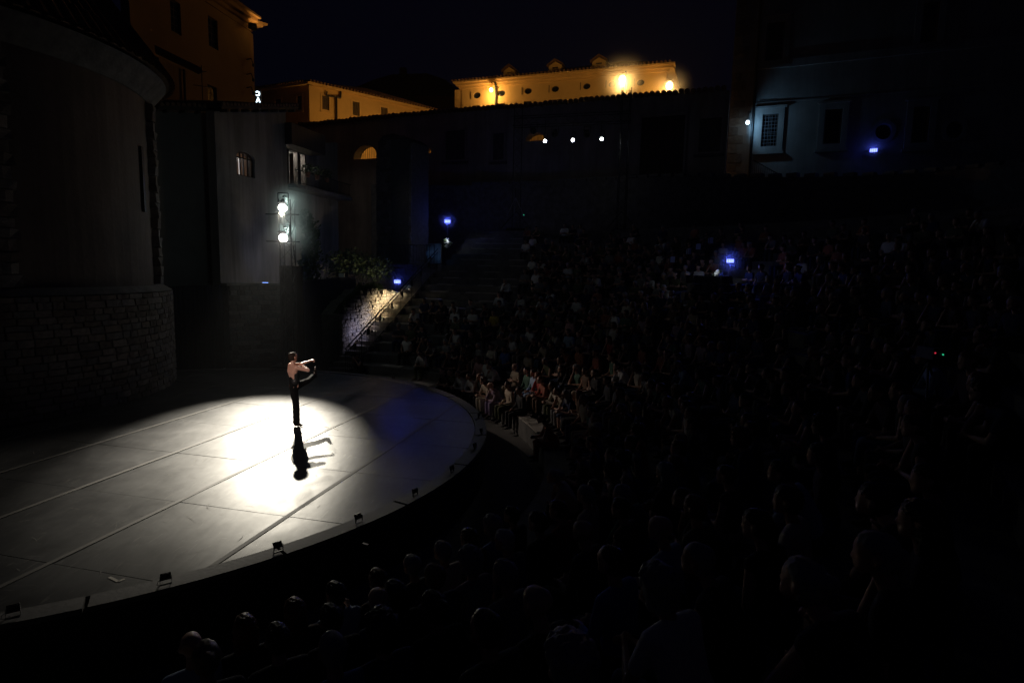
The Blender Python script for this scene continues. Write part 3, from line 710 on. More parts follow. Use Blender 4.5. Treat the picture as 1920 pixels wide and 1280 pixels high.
 (1132, 1013, ('charcoal', L_), ('black', L_), ('dark', 'none'), 'lap', 'bald man in charcoal in the row past the large grey curls'),
 (1171, 1010, ('blue', L_), ('black', L_), ('brown', 'crop'), 'lap', 'broad-backed man in blue shirt right of the bald man in charcoal'),
 (663, 1238, ('black', S_), ('black', L_), ('dark', 'short'), 'lap', 'dark head at the bottom edge right of the blue shirt'),
 (1290, 1008, ('light blue', S_), ('black', L_), ('dark', 'none'), 'lap', 'bald man in pale blue tee in the near right rows'),
 (1640, 925, ('light blue', L_), ('navy', L_), ('dark', 'short'), 'chin', 'person in pale blue shirt bent far forward in the dark right rows'),
 (1475, 885, ('cream', S_), ('black', L_), ('brown', 'short'), 'lap', 'person in cream top, faintly seen in the dark right rows'),
]
for h in HERO:
    put(*h, htop=h[1] > 985)
# everyone else on the rows, seat by seat
def filler():
    cand = []
    for row in range(0, 19):
        r = R0+row*DEP+.33; a = math.radians(74.5)
        while a > A1+.02:
            a -= rnd.uniform(.50, .68)/r
            q = pol(r, a, Z0+row*RISE+.80); x, y = proj(q)
            if q.y < .9 or not (-30 < x < 1950 and y < 1275): continue
            if y < 560 and x < 985-.0*(560-y): continue
            dist = math.hypot(q.x, q.y)
            occ = .93
            if x < 1000 and y < 640: occ = .55
            if row >= 15: occ = .45
            if row >= 17: occ = .15
            if x > 1330: occ = min(occ, .72 if row < 13 else .4)
            if row == 0 and -20 < math.degrees(a) < 33: occ = .35
            if row == 0 and (math.degrees(a) > 33 or math.degrees(a) < -20): occ = 0
            if row <= 1 and math.degrees(a) < -8: occ *= .6
            if row == 1 and math.degrees(a) > 50: occ = 0
            if dist < 2.2: continue
            if 25.2 < math.degrees(a) < 31 and row in (9, 10, 11, 12, 13): continue
            if rnd.random() > occ: continue
            if any(P_['row'] == row and abs(P_['ang']-a)*r < .46 for P_ in PEOPLE): continue
            # keep the view open in front of the near heads already placed
            cand.append((dist, row, a, x, y))
    return cand
cand = sorted(filler())
LIMIT = 296-len(PEOPLE); crowd_rest = []
if len(cand) > LIMIT:
    keep = [c for c in cand if c[3] < 1340]; rest = [c for c in cand if c[3] >= 1340]
    cand = sorted(keep+rest); crowd_rest = cand[LIMIT:]; cand = cand[:LIMIT]
print('people', len(PEOPLE), len(cand))
tops = ['black', 'charcoal', 'navy', 'grey', 'dark brown', 'black', 'olive', 'brown', 'white', 'cream', 'light blue', 'beige', 'mauve', 'green', 'charcoal', 'rust', 'black', 'navy']
for dist, row, a, x, y in cand:
    tp = rnd.choice(tops)
    if x > 1340: tp = rnd.choice(['black', 'charcoal', 'navy', 'dark brown'])
    person(row, a, rnd.choice(['lap', 'lap', 'chin', 'cross', 'cheek', 'clasp']), (tp, rnd.choice([S_, S_, L_, T_])),
           (rnd.choice(['black', 'black', 'charcoal', 'denim', 'navy', 'beige', 'dark brown']), rnd.choice([L_, L_, L_, 'shorts', 'skirt'])),
           (rnd.choice(['dark', 'dark', 'brown', 'brown', 'grey', 'auburn', 'blond']), rnd.choice(['short', 'crop', 'long', 'bun', 'tied', 'curly', 'short'])),
           yaw=rnd.uniform(-.25, .25), scale=rnd.uniform(.94, 1.05), group='dark' if x > 1340 else 'spectators on the stone rows')
low = {}
for k in ('lap', 'chin', 'cross'):
    q = seated(LEAN[k], ARMS[k]); low[k] = [(remesh('low', q['body'], .026, 2, SKINS[0], .35), 0), (remesh('low', q['short'], .030, 2, SKINS[0], .3), 1), (remesh('low', legs_pieces('long'), .032, 2, SKINS[0], .3), 2)], q['T']
low_hair = [remesh('low', [hl(((0, -.028, .040), .094), ((0, .022, .058), .079), ((0, -.035, -.01), .081))], .022, 1, SKINS[0], .5)]
CM = [SKINS[0], SKINS[1], HAIRCOL['dark'], HAIRCOL['brown'], HAIRCOL['grey']]+[FAB[t] for t in ('black', 'charcoal', 'navy', 'dark brown', 'grey', 'white', 'rust', 'olive')]
def crowd(spots):
    VV, FF, MI, n = [], [], [], 0
    for dist, row, a, x, y in spots:
        (ms, T) = low[rnd.choice(list(low))]; s_ = rnd.uniform(.94, 1.05)
        M = Matrix.Translation(pol(R0+row*DEP+.30, a, Z0+row*RISE+.004)) @ Matrix.Rotation(a+math.pi/2+rnd.uniform(-.25, .25), 4, 'Z') @ Matrix.Scale(s_, 4)
        for me, kind in [*ms, (low_hair[0], 3)]:
            N = M @ T if kind == 3 else M
            co = np.empty(len(me.vertices)*3); me.vertices.foreach_get('co', co); co = co.reshape(-1, 3); A = np.array(N); co = co @ A[:3, :3].T+A[:3, 3]
            mi = rnd.choice([0, 1]) if kind == 0 else rnd.choice([2, 2, 3, 4]) if kind == 3 else rnd.choice([5, 5, 6, 7, 8]) if kind == 2 else rnd.choice([5, 6, 7, 8, 9, 10, 11, 12])
            VV.append(co); FF += [tuple(i+n for i in p.vertices) for p in me.polygons]; MI += [mi]*len(me.polygons); n += len(co)
    me = bpy.data.meshes.new('crowd'); me.from_pydata(np.concatenate(VV).tolist(), [], FF); me.update()
    for m_ in CM: me.materials.append(m_)
    me.polygons.foreach_set('material_index', MI); me.polygons.foreach_set('use_smooth', [True]*len(FF))
    stuff(inst('crowd', me)); print('CROWD', len(spots), len(FF))
if crowd_rest: crowd(crowd_rest)
ORD = ['', 'first', 'second', 'third', 'fourth', 'fifth', 'sixth', 'seventh', 'eighth', 'ninth', 'tenth', 'eleventh', 'twelfth', 'thirteenth', 'fourteenth', 'fifteenth', 'sixteenth', 'seventeenth', 'eighteenth', 'nineteenth', 'twentieth']
def ordw(n):
    if n <= 20: return ORD[n]
    t = {2: 'twenty', 3: 'thirty', 4: 'forty'}[n//10]; return t+'-'+ORD[n % 10] if n % 10 else t[:-1]+'ieth'
rows = {}
for P_ in PEOPLE: rows.setdefault(P_['row'], []).append(P_)
for c_ in crowd_rest: rows.setdefault(c_[1], []).append(dict(ang=c_[2], o=None))
for row, L in rows.items():
    L.sort(key=lambda q: -q['ang'])
    for i, q in enumerate(L):
        o = q['o']
        if o is None: continue
        o['group'] = 'spectators in the unlit right-hand rows' if q['group'] == 'dark' else q['group']
        if q['label']: o['label'] = q['label']; continue
        hw = {'none': 'bald'}.get(q['hair'][1], q['hair'][0]+'-haired')
        act = {'chin': ' leaning forward', 'cross': ' with folded arms', 'cheek': ' with hand to cheek', 'clasp': ' with clasped hands', 'lap': '', 'camera': ''}[q['pose']]
        o['label'] = f"{hw} spectator in {q['top'][0]}{act}, {ordw(i+1)} from the stairs, {ordw(row+1)} row up"

#SEATBOARDS
# pale seat boards on the empty places (parts of the bowl)
sb = obj('seat_board', [box((0, 0, .022), (.92, .36, .035))], BOARD, cav)
first = True
def board(row, a):
    global first
    p = pol(R0+row*DEP+.22, a, Z0+row*RISE+.003)
    o = sb if first else inst('seat_board', sb.data, cav)
    first = False; o.location = p; o.rotation_euler = (0, 0, a+math.pi/2+rnd.uniform(-.03, .03))
def free(row, a, g=.62): return not any(P_['row'] == row and abs(P_['ang']-a)*(R0+row*DEP) < g for P_ in PEOPLE)
nb = 0
for row in range(0, 19):
    r = R0+row*DEP+.22; a = math.radians(73.5)
    while a > math.radians(20):
        x, y = proj(pol(r, a, Z0+row*RISE))
        lim = 985 if row > 6 else 900
        if free(row, a) and (x < lim or row == 0 and 18 < math.degrees(a) < 34) and rnd.random() < .8: board(row, a); nb += 1
        a -= rnd.choice([1.0, 1.0, 1.35, 2.1])/r
for px, py in ((992, 785), (1012, 792), (1032, 802)):
    p = onz(px, py, Z0); a = math.atan2(p.y-CY, p.x-CX)
    if free(0, a, .3): board(0, a)
#ARCH
exec_architecture = True
# ------------------------------------------------------------------ stone masonry helpers
stone_meshes = []
def stone_mesh(i, m):
    key = (i, m.name)
    for k, me in stone_meshes:
        if k == key: return me
    r2 = random.Random(i*17+3); V, F = [], []
    n = 3
    for jz in range(2):
        for jx in range(n+1):
            x = -.5+jx/n; z = -.5+jz
            e = .045 if jx in (0, n) else 0
            V.append((x*(1-.04)+r2.uniform(-.02, .02), -.5+e*2+r2.uniform(-.16, .10), z*(1-.06)+r2.uniform(-.05, .05)))
    for jz in range(2):
        for jx in range(n+1): V.append((V[jz*(n+1)+jx][0], .5, V[jz*(n+1)+jx][2]))
    m_ = n+1
    for jx in range(n):
        a, b = jx, jx+1; F += [(a, b, m_+b, m_+a), (2*m_+b, 2*m_+a, 3*m_+a, 3*m_+b), (m_+a, m_+b, 3*m_+b, 3*m_+a), (b, a, 2*m_+a, 2*m_+b)]
    F += [(0, m_, 3*m_, 2*m_), (n, 2*m_+n, 3*m_+n, m_+n)]
    me = bpy.data.meshes.new('stone'); me.from_pydata(V, [], F); me.update(); me.materials.append(m); stone_meshes.append((key, me)); return me
STONES_V = [mat('stone_tone_%s' % n, c, .9, .35, 4, .7, bscale=14) for n, c in (('warm', (.19, .165, .14)), ('grey', (.17, .16, .15)), ('pale', (.235, .215, .19)), ('brown', (.14, .12, .10)))]
def stone_course(parent, place, length, z0, z1, lmin, lmax, depth=.16, counter=None, limit=300, rr=rnd):
    """lays one course; place(s, z, len, h) -> matrix"""
    s = -rr.uniform(0, lmax*.6); out = []
    while s < length:
        l = rr.uniform(lmin, lmax); a, b = max(s, 0), min(s+l, length); s += l
        if b-a < lmin*.4: continue
        M = place((a+b)/2, (z0+z1)/2) @ Matrix.Diagonal((b-a-.012, depth*rr.uniform(.9, 1.15), z1-z0-.012, 1))
        out.append(inst('stone', stone_mesh(rr.randrange(6), STONES_V[rr.randrange(4)]), parent, M))
    return out

# ---- church apse, left
AX, AY, AR = -16.1, 16.4, 5.5
ap = thing('stone_apse', 'round church apse of rough stone below and dark plaster above, beside the stage', 'apse', (AX, AY, 0))
obj('wall', [tube((0, 0, -.94), (0, 0, 2.95), AR-.10, 72)], MORTAR, ap)
zc = 0.0; hs = []
while zc < 2.95:
    h = rnd.uniform(.13, .21); hs.append((zc, min(zc+h, 2.97))); zc += h
f0, f1 = math.radians(-42), math.radians(36)
for z0, z1 in hs:
    if z1-z0 < .06: continue
    stone_course(ap, lambda s, z: Matrix.Rotation(f0+s/AR, 4, 'Z') @ Matrix.Translation((AR-.03, 0, z)) @ Matrix.Rotation(math.pi/2, 4, 'Z'), (f1-f0)*AR, z0, z1, .24, .56, .12)
zt = 9.6
obj('ledge', [tube((0, 0, 2.99), (0, 0, 3.16), AR+.02, 72, AR-.25)], STONE2, ap)
obj('plaster_drum', [tube((0, 0, 3.16), (0, 0, 8.75), AR-.42, 96)], APSE_PL, ap)
for fa in (-34.5, 26.5):
    zz = 3.17; kk = 0
    while zz < 8.7:
        h = rnd.uniform(.22, .34); wd = .52 if kk % 2 else .66; kk += 1
        M = Matrix.Rotation(math.radians(fa), 4, 'Z') @ Matrix.Translation((AR-.40, 0, zz+h/2)) @ Matrix.Rotation(math.pi/2, 4, 'Z') @ Matrix.Diagonal((wd, .36, h-.015, 1))
        inst('pilaster_stone', stone_mesh(kk % 6, STONES_V[kk % 4]), ap, M); zz += h
obj('cornice', [tube((0, 0, 8.75), (0, 0, 9.05), AR-.38, 96, AR-.1), tube((0, 0, 9.05), (0, 0, 9.35), AR-.1, 96, AR+.12)], STONE2, ap)
rf = obj('roof', [tube((0, 0, 9.45), (0, 0, 17.2), AR+.22, 72, .05)], TILE, ap)
rt = []
for j in range(14):
    t = j/14; rr_ = (AR+.32)*(1-t); z = 9.42+7.8*t; n = max(8, int(2*math.pi*rr_/.32))
    for i in range(n):
        a = 2*math.pi*i/n
        if not (-1.3 < (a+math.pi) % (2*math.pi)-math.pi < 1.2): continue
        d = Vector((math.cos(a), math.sin(a), 0)); p = d*rr_+Vector((0, 0, z)); q = d*(rr_-.42)+Vector((0, 0, z+.60)); rt.append(tube(p, q, .085, 5, .065, False))
stuff(obj('roof_tiles', rt, TILE, ap))
obj('slit_window', [box((AR-.40, 0, 6.3), (.1, .16, 1.9), Matrix.Rotation(math.radians(14), 4, 'Z'))], BLACK, ap)

# ---- low stone wing and dark flats closing the back of the stage
Wp = Wall(430, 22.3, 528, 23.6, 600)
pw = thing('stone_wing_wall', 'low stone wing wall with a pale ledge behind the dancer', 'wall')
u0, _ = Wp.hit(430, 600); u1, _ = Wp.hit(532, 600); zt = Wp.hit(480, 533)[1]
obj('core', [wbox(Wp, u0, u1, -.94, zt-.06, -.06, -.8)], MORTAR, pw)
zc = 0
while zc < zt-.14:
    h = rnd.uniform(.14, .22); z1 = min(zc+h, zt-.07)
    stone_course(pw, lambda s, z: Wp.M(u0+s, z, -.02), u1-u0, zc, z1, .22, .5, .10); zc += h
obj('ledge', [wbox(Wp, u0-.06, u1+.04, zt-.055, zt+.03, .07, -.85)], STONE, pw)
Wd = Wall(322, 21.4, 430, 24.5, 600)
a, b = Wd.hit(318, 600)[0], Wd.hit(431, 600)[0]
dr = thing('black_drape', 'black drape closing the gap between the apse and the stone wing wall', 'drape')
pc = []; n = 46
V = []; F = []
for i in range(n+1):
    u = a+(b-a)*i/n; d = .07*math.sin(i*1.9)+.03*math.sin(i*.7)
    V += [Wd.P(u, -.5, d), Wd.P(u, Wd.hit(375, 535)[1], d*.5)]
for i in range(n): F.append((2*i, 2*i+2, 2*i+3, 2*i+1))
dro = obj('cloth', [(V, F)], CLOTH_BLACK, dr, True)
sol = dro.modifiers.new('thickness', 'SOLIDIFY'); sol.thickness = .02
Wf = Wall(532, 24.0, 668, 27.5, 600)
fl = thing('violet_flat', 'tall dark violet flat wall standing behind the stage, left of the staircase', 'wall')
a = Wf.hit(534, 600)[0]; b = Wf.hit(668, 600)[0]; zL = Wf.hit(534, 530)[1]; zR = Wf.hit(655, 518)[1]
npan = 4
for i in range(npan):
    ua, ub = a+(b-a)*i/npan, a+(b-a)*(i+1)/npan
    obj('wall_panel', [Wf.slab([(ua+.012, -.94), (ub-.012, -.94), (ub-.012, zL+(zR-zL)*(i+1)/npan), (ua+.012, zL+(zR-zL)*i/npan)], (), .012*(i % 2), -.15)], BLUE_DRAPE, fl)
bx = onD(641, 518, 26.6)
sg = thing('junction_box', 'small pale box standing on top of the violet flat', 'box', bx)
obj('case', [box((0, 0, .05), (.24, .16, .17))], mat('pale_box', (.5, .52, .5), .6), sg); obj('lid', [box((0, 0, .146), (.26, .18, .02))], BLACK, sg)

# ---- house with the lit window
Wh = Wall(415, 25.5, 538, 29.5)
hs_ = thing('plaster_house', 'grey plastered house with a lit arched window behind the lamp tower', 'house')
ul, ur = Wh.hit(405, 300)[0], Wh.hit(538, 300)[0]
zl, zr = Wh.hit(415, 213)[1], Wh.hit(538, 209)[1]
win = Wh.rect(444, 285, 478, 331)
obj('wall', [Wh.slab([(ul, -.94), (ur, -.94), (ur, zr), (ul, zl)], [arch(win, .25)], 0, -.45)], GREY_PL, hs_)
Wh2 = Wall(300, 24.2, 416, 26.2)
a, b = Wh2.hit(290, 300)[0], Wh2.hit(412, 300)[0]
obj('wall', [Wh2.slab([(a, -.94), (b, -.94), (b, Wh2.hit(412, 214)[1]), (a, Wh2.hit(310, 214)[1])], (), -.02, -.5)], mat('shaded_render', (.16, .15, .145), .9, .2, .6, .3), hs_)  # shade on this front is put into a darker plaster colour
wf = obj('window', [Wh.slab(arch((win[0]+.003, win[1]+.003, win[2]-.003, win[3]-.003), .25), [arch((win[0]+.05, win[1]+.05, win[2]-.05, win[3]-.05), .25)], -.12, -.2)], WOOD, hs_)
uu = [win[0]+.05+(win[2]-win[0]-.1)*t for t in (0, .27, .36, .5, .75, 1)]
zz0, zz1, zz2 = win[1]+.05, win[1]+(win[3]-win[1])*.74, win[3]-.06
obj('mullion', [wbox(Wh, u-.022, u+.022, zz0, zz2-.02, -.13, -.19) for u in (uu[1]+.03, uu[3], uu[4])]+[wbox(Wh, win[0]+.05, win[2]-.05, zz1-.02, zz1+.02, -.125, -.195)], BLACK, wf)
obj('pane', [wbox(Wh, win[0]+.05, win[2]-.05, zz0, zz1-.02, -.155, -.165)], mat('window_glass', (.02, .02, .02), .1), wf)
MATS['window_glass'].node_tree.nodes['Principled BSDF'].inputs['Transmission Weight'].default_value = 1.
MATS['window_glass'].node_tree.nodes['Principled BSDF'].inputs['Base Color'].default_value = (.9, .9, .9, 1)
# the room behind the window
room = mat('room_wall', (.45, .34, .26), .9, .2, 3)
obj('room', [wbox(Wh, win[0]-.6, win[2]+.9, win[1]-.4, win[3]+.5, -2.6, -2.7), wbox(Wh, win[0]-.6, win[2]+.9, win[3]+.35, win[3]+.45, -.5, -2.6), wbox(Wh, win[0]-.7, win[0]-.6, win[1]-.4, win[3]+.45, -.5, -2.6), wbox(Wh, win[2]+.9, win[2]+1., win[1]-.4, win[3]+.45, -.5, -2.6), wbox(Wh, win[0]-.6, win[2]+.9, win[1]-.5, win[1]-.4, -.5, -2.6)], room, hs_)
obj('curtain', [wbox(Wh, uu[1]+.075, uu[2]+.07, zz0, zz1-.03, -.24, -.27)], emis('lit_blind', (1, .93, .88), 1.6), hs_)
obj('room_lamp', [wbox(Wh, win[0]+.02, uu[1]-.03, zz1-.14, zz1-.03, -.5, -.55)], emis('pink_lamp', (1, .6, .62), 1.0), hs_)
lamp_light('room_light', 'POINT', Wh.P((win[0]+win[2])/2, win[3]+.1, -1.4), (1, .75, .55), 4, size=.1)
# tiled verge
first_tile = None
def verge(e0, e1, W_):
    global first_tile
    L = (e1-e0).length; n = int(L/.21)
    obj('roof', [prism([(0, 0), (1, 0), (1, 1), (0, 1)], lambda s, t: e0.lerp(e1, s)+Vector((-W_.n.x*t*4, -W_.n.y*t*4, t*.5+.16)), lambda s, t: e0.lerp(e1, s)+Vector((-W_.n.x*t*4, -W_.n.y*t*4, t*.5)))], WOOD, hs_)
    for i in range(n):
        p = e0.lerp(e1, (i+.5)/n)+Vector((0, 0, .19+rnd.uniform(-.02, .02)))
        if first_tile is None: first_tile = obj('roof_tile', [tube((0, -.05, 0), (0, .5, .06), .085, 6, .07)], TILE, hs_); o = first_tile
        else: o = inst('roof_tile', first_tile.data, hs_)
        o.location = p; o.rotation_euler = (0, 0, math.atan2(W_.u.y, W_.u.x)+rnd.uniform(-.08, .08))
    for i in range(n//3):
        obj('rafter_tail', [box((0, 0, 0), (.09, .4, .10), W_.M(0, 0, 0).to_3x3().to_4x4())], WOOD, hs_).location = e0.lerp(e1, (i+.5)/(n//3))+Vector((W_.n.x*-.17, W_.n.y*-.17, -.055))
verge(Wh.P(ul, zl+.06, .4), Wh.P(ur+.45, zr+.16, .4), Wh)
a, b = Wh2.hit(296, 300)[0], Wh2.hit(412, 300)[0]
verge(Wh2.P(a, Wh2.hit(310, 214)[1]+.06, .35), Wh2.P(b, Wh2.hit(412, 214)[1]+.06, .35), Wh2)

# ---- loggia with white lit openings, rail and pots
Wl = Wall(538, 30.0, 590, 32.3)
lg = thing('loggia', 'open balcony room with white lit walls, flower pots and an iron rail', 'balcony')
l0 = Wl.hit(530, 300)[0]; l1 = Wl.hit(582, 300)[0]; l2 = Wl.hit(640, 300)[0]
zt_ = Wl.hit(538, 250)[1]; zo1 = Wl.hit(538, 276)[1]; zo0 = Wl.hit(538, 341)[1]; zb = Wl.hit(538, 346)[1]
obj('wall', [Wl.slab([(l0, -.94), (l2, -.94), (l2, Wl.hit(640, 268)[1]), (l1+.4, zt_+.1), (l0, zt_+.1)], [[(l0+.05, zb), (l1, zb), (l1, zo1), (l0+.05, zo1)]], -.25, -.6)], GREY_PL, lg)
obj('room_wall', [wbox(Wl, l0-.5, l1+.8, zb-.05, zo1+.3, -1.9, -2.0)], mat('white_room_wall', (.72, .71, .68), .9, .05, 2), lg)
obj('room_ceiling', [wbox(Wl, l0-.5, l1+.8, zo1+.3, zo1+.4, -.62, -1.9)], MATS['white_room_wall'], lg)
obj('balcony_slab', [wbox(Wl, l0, l2-.1, zb-.20, zb-.012, .75, -.24), wbox(Wl, l0, l1+.8, zb-.2, zb-.06, -.62, -1.9)], STONE2, lg)
lo = (l1-l0)
for t in (.34, .72, 1.0):
    obj('post', [wbox(Wl, l0+lo*t-.09, l0+lo*t+.09, zb, zo1, -.28, -.52)], WOOD, lg)
obj('canopy', [wbox(Wl, l0-.2, l1+.35, zo1+.02, zt_+.35, .7, -.24)], WOOD, lg)
obj('wall_ornament', [tube(Wl.P(l0+lo*.52+.13*math.sin(k*2.1), zb+.6+.16*k, -1.86), Wl.P(l0+lo*.52+.13*math.sin((k+1)*2.1), zb+.6+.16*(k+1), -1.86), .012, 5) for k in range(14)], IRON, lg)
zr_ = Wl.hit(538, 320)[1]
rl = [wbox(Wl, l0, l2-.15, zr_-.02, zr_+.02, .70, .66), wbox(Wl, l0, l2-.15, zb+.06, zb+.09, .695, .665)]
obj('rail', rl, IRON, lg)
nbal = int((l2-.15-l0)/.12)
bal = None
for i in range(nbal):
    p = Wl.P(l0+.06+i*.12, zb-.01, .68)
    if bal is None: bal = obj('baluster', [tube((0, 0, 0), (0, 0, zr_-zb), .011, 5)], IRON, lg); o = bal
    else: o = inst('baluster', bal.data, lg)
    o.location = p
ll = lamp_light('loggia_light', 'POINT', Wl.P(l0+lo*.5, zo1+.1, -1.1), (1, .95, .86), 70, size=.12)
def leaf_cloud(c, rad, n, size, rr, s=(1, 1, 1)):
    V = []; F = []
    for i in range(n):
        while True:
            p = Vector((rr.uniform(-1, 1), rr.uniform(-1, 1), rr.uniform(-1, 1)))
            if .35 < p.length < 1: break
        p = Vector((p.x*rad*s[0], p.y*rad*s[1], p.z*rad*s[2]))+Vector(c); d = Vector((rr.gauss(0, 1), rr.gauss(0, 1), rr.gauss(0, 1))).normalized(); e = d.orthogonal().normalized(); g = d.cross(e); z = size*rr.uniform(.6, 1.3); k = len(V)
        V += [p-e*z*.5, p+g*z*.28, p+e*z*.6, p-g*z*.28]; F.append((k, k+1, k+2, k+3))
    return V, F
for i, (px, py, lb) in enumerate(((552, 322, 'bushy potted plant hanging on the balcony rail, nearest the house corner'), (570, 325, 'potted plant with spiky leaves in the middle of the balcony rail'), (589, 330, 'dark potted plant on the balcony rail past the white light'))):
    u, z = Wl.hit(px, py+10); t = thing('potted_plant', lb, 'potted plant', Wl.P(u, zr_-.24, .80), 0, 'plants on the balcony rail')
    obj('pot', [tube((0, 0, 0), (0, 0, .24), .10, 12, .14)], mat('terracotta', (.2, .09, .05), .8), t)
    obj('foliage', [leaf_cloud((0, 0, .42), .30, 170, .12, rnd)], LEAF, t)

# ---- tall ochre house
Wo = Wall(470, 40, 400, 36.4, 100)
oh = thing('tall_ochre_house', 'tall ochre house with two rows of dark windows and a deep cornice', 'house')
if Wo.u.x > 0: pass
ua = Wo.hit(245, 60)[0]; ub = Wo.hit(470, 100)[0]; zE = Wo.hit(470, 60)[1]
wins = [Wo.rect(320, 3, 339, 62), Wo.rect(391, 35, 408, 90), Wo.rect(390, 162, 407, 215)]
wins = [(min(r[0], r[2]), r[1], max(r[0], r[2]), r[3]) for r in wins]
lo_, hi_ = min(ua, ub), max(ua, ub)
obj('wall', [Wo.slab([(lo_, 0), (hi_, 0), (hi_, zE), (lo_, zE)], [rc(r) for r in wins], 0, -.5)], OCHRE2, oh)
for r in wins: window_fill(Wo, r, oh, (2, 4))
endp = Wo.P(ub, 0)
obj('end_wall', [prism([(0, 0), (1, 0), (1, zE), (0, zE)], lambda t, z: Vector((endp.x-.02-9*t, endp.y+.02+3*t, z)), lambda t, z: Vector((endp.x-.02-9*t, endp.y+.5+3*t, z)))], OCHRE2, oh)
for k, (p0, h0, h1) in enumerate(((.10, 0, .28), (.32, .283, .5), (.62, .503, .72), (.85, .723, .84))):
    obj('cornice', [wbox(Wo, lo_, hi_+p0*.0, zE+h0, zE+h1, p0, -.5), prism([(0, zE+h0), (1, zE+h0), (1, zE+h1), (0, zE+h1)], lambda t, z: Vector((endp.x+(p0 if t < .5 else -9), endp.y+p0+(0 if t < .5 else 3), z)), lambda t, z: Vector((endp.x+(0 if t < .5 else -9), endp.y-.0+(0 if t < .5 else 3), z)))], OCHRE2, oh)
# eave corner lamp
cp = onD(479, 52, 39.4)
wl = thing('corner_floodlight', 'black floodlight under the eave corner of the tall ochre house', 'floodlight', cp)
obj('housing', [tube((-.22, -.3, 0), (-.05, 0, .02), .20, 12, .24)], BLACK, wl); obj('arm', [tube((-.1, 0, 0), (-.6, .3, .1), .04)], IRON, wl)
obj('lens', [tube((-.035, .03, .022), (-.03, .035, .023), .2, 12)], emis('sodium_lens', (1, .55, .15), 3), wl)
lamp_light('corner_floodlight_light', 'SPOT', cp+Vector((.3, .3, -.15)), (1, .5, .12), 60, size=.1, target=cp+Vector((.25, .6, 2)), spot=140, blend=.5)
for py in (112, 140, 165):
    u, z = Wo.hit(462, py); t = obj('bracket', path([Wo.P(u, z, .01), Wo.P(u, z+.05, .35), Wo.P(u, z-.35, .5)], .03, 5)+[tube(Wo.P(u, z-.3, .5), Wo.P(u, z-.45, .5), .09, 8)], IRON, oh)
u, z = Wo.hit(380, 210)
an = thing('roof_aerial', 'thin television aerial with cross bars in front of the tall ochre house', 'aerial', onD(381, 208, 30.5))
obj('mast', [tube((0, 0, -.3), (0, 0, 2.2), .02, 6)], IRON, an); obj('cross_bar', [tube((-.45, 0, 1.25), (.4, 0, 1.15), .014, 5), tube((-.2, 0, 1.95), (.25, 0, 1.9), .014, 5), tube((-.15, 0, .45), (.15, 0, .45), .03, 5)], IRON, an)
# low lean-to with tiled roof at the foot
Wn = Wall(322, 27.5, 348, 28.5)
ln = thing('lean_to_house', 'narrow ochre lean-to under a dark sloping tile roof beside the apse', 'house')
a, b = Wn.hit(300, 160)[0], Wn.hit(348, 160)[0]; zz = Wn.hit(335, 128)[1]; z0 = 6
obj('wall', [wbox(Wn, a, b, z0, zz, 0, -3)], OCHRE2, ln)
ra, rb = onD(290, 88, 27.8), onD(378, 131, 29.0)
obj('roof', [prism([(0, 0), (1, 0), (1, 1), (0, 1)], lambda s, t: ra.lerp(rb, s)+Vector((-t*1.75, t*3, .08+t*.85)), lambda s, t: ra.lerp(rb, s)+Vector((-t*1.75, t*3, -.12+t*.85)))], TILE, ln)
obj('downpipe', [tube(Wn.P(b-.25, zz, .12), Wn.P(b-.25, zz-1.9, .12), .055, 8), tube(Wn.P(b-.25, zz-1.9, .12), Wn.P(a, zz-2.05, .12), .05, 8)], IRON, ln)

# ---- mid ochre building
Wm = Wall(580, 56, 822, 65, 190); Wm2 = Wall(490, 58.5, 580, 56, 190)
mb = thing('ochre_block', 'lower ochre building with shuttered windows and a forked downpipe', 'building')
zE = Wm.hit(582, 160)[1]
a, b = Wm.hit(580, 190)[0], Wm.hit(850, 200)[0]
rs = [Wm.rect(x0, y0, x1, y1) for x0, y0, x1, y1 in ((604, 180, 617, 206), (661, 191, 674, 217), (714, 202, 727, 228), (604, 234, 617, 262), (661, 240, 674, 268))]
obj('wall', [Wm.slab([(a, ZUP-2), (b, ZUP-2), (b, zE), (a, zE)], [rc(r) for r in rs], 0, -.5)], OCHRE, mb)
for r in rs: window_fill(Wm, r, mb, 'shutter', CREAM)
c, d = Wm2.hit(482, 190)[0], Wm2.hit(580, 190)[0]
rs = [Wm2.rect(x0, y0, x1, y1) for x0, y0, x1, y1 in ((557, 180, 566, 206), (516, 186, 527, 206), (557, 229, 566, 255))]
obj('wall', [Wm2.slab([(c, ZUP-2), (d-.003, ZUP-2), (d-.003, zE), (c, zE)], [rc(r) for r in rs], 0, -.5)], OCHRE, mb)
for r in rs: window_fill(Wm2, r, mb, 'shutter', CREAM)
for W_, p, q in ((Wm, a, b), (Wm2, c, d)):
    obj('cornice', [wbox(W_, p-.2, q+.2, zE, zE+.22, .35, -.4)], CREAM, mb)
    obj('roof_tile_row', [tube(W_.P(p+i*.33, zE+.29, .5), W_.P(p+i*.33, zE+.42, -.4), .1, 6) for i in range(int((q-p)/.33))], TILE, mb)['kind'] = 'stuff'
A_ = Wm.P(a, zE+.22, .3); B_ = Wm.P(b, zE+.22, .3); C_ = Wm2.P(c, zE+.22, .3); top1 = A_+Vector((3, 9, 2.2)); top2 = B_+Vector((0, 9, 2.2))
obj('roof', [([A_, B_, top2, top1, C_], [(0, 1, 2, 3), (0, 3, 4)])], TILE, mb)
u, z = Wm.hit(629, 175); u2, zb_ = Wm.hit(629, 245)
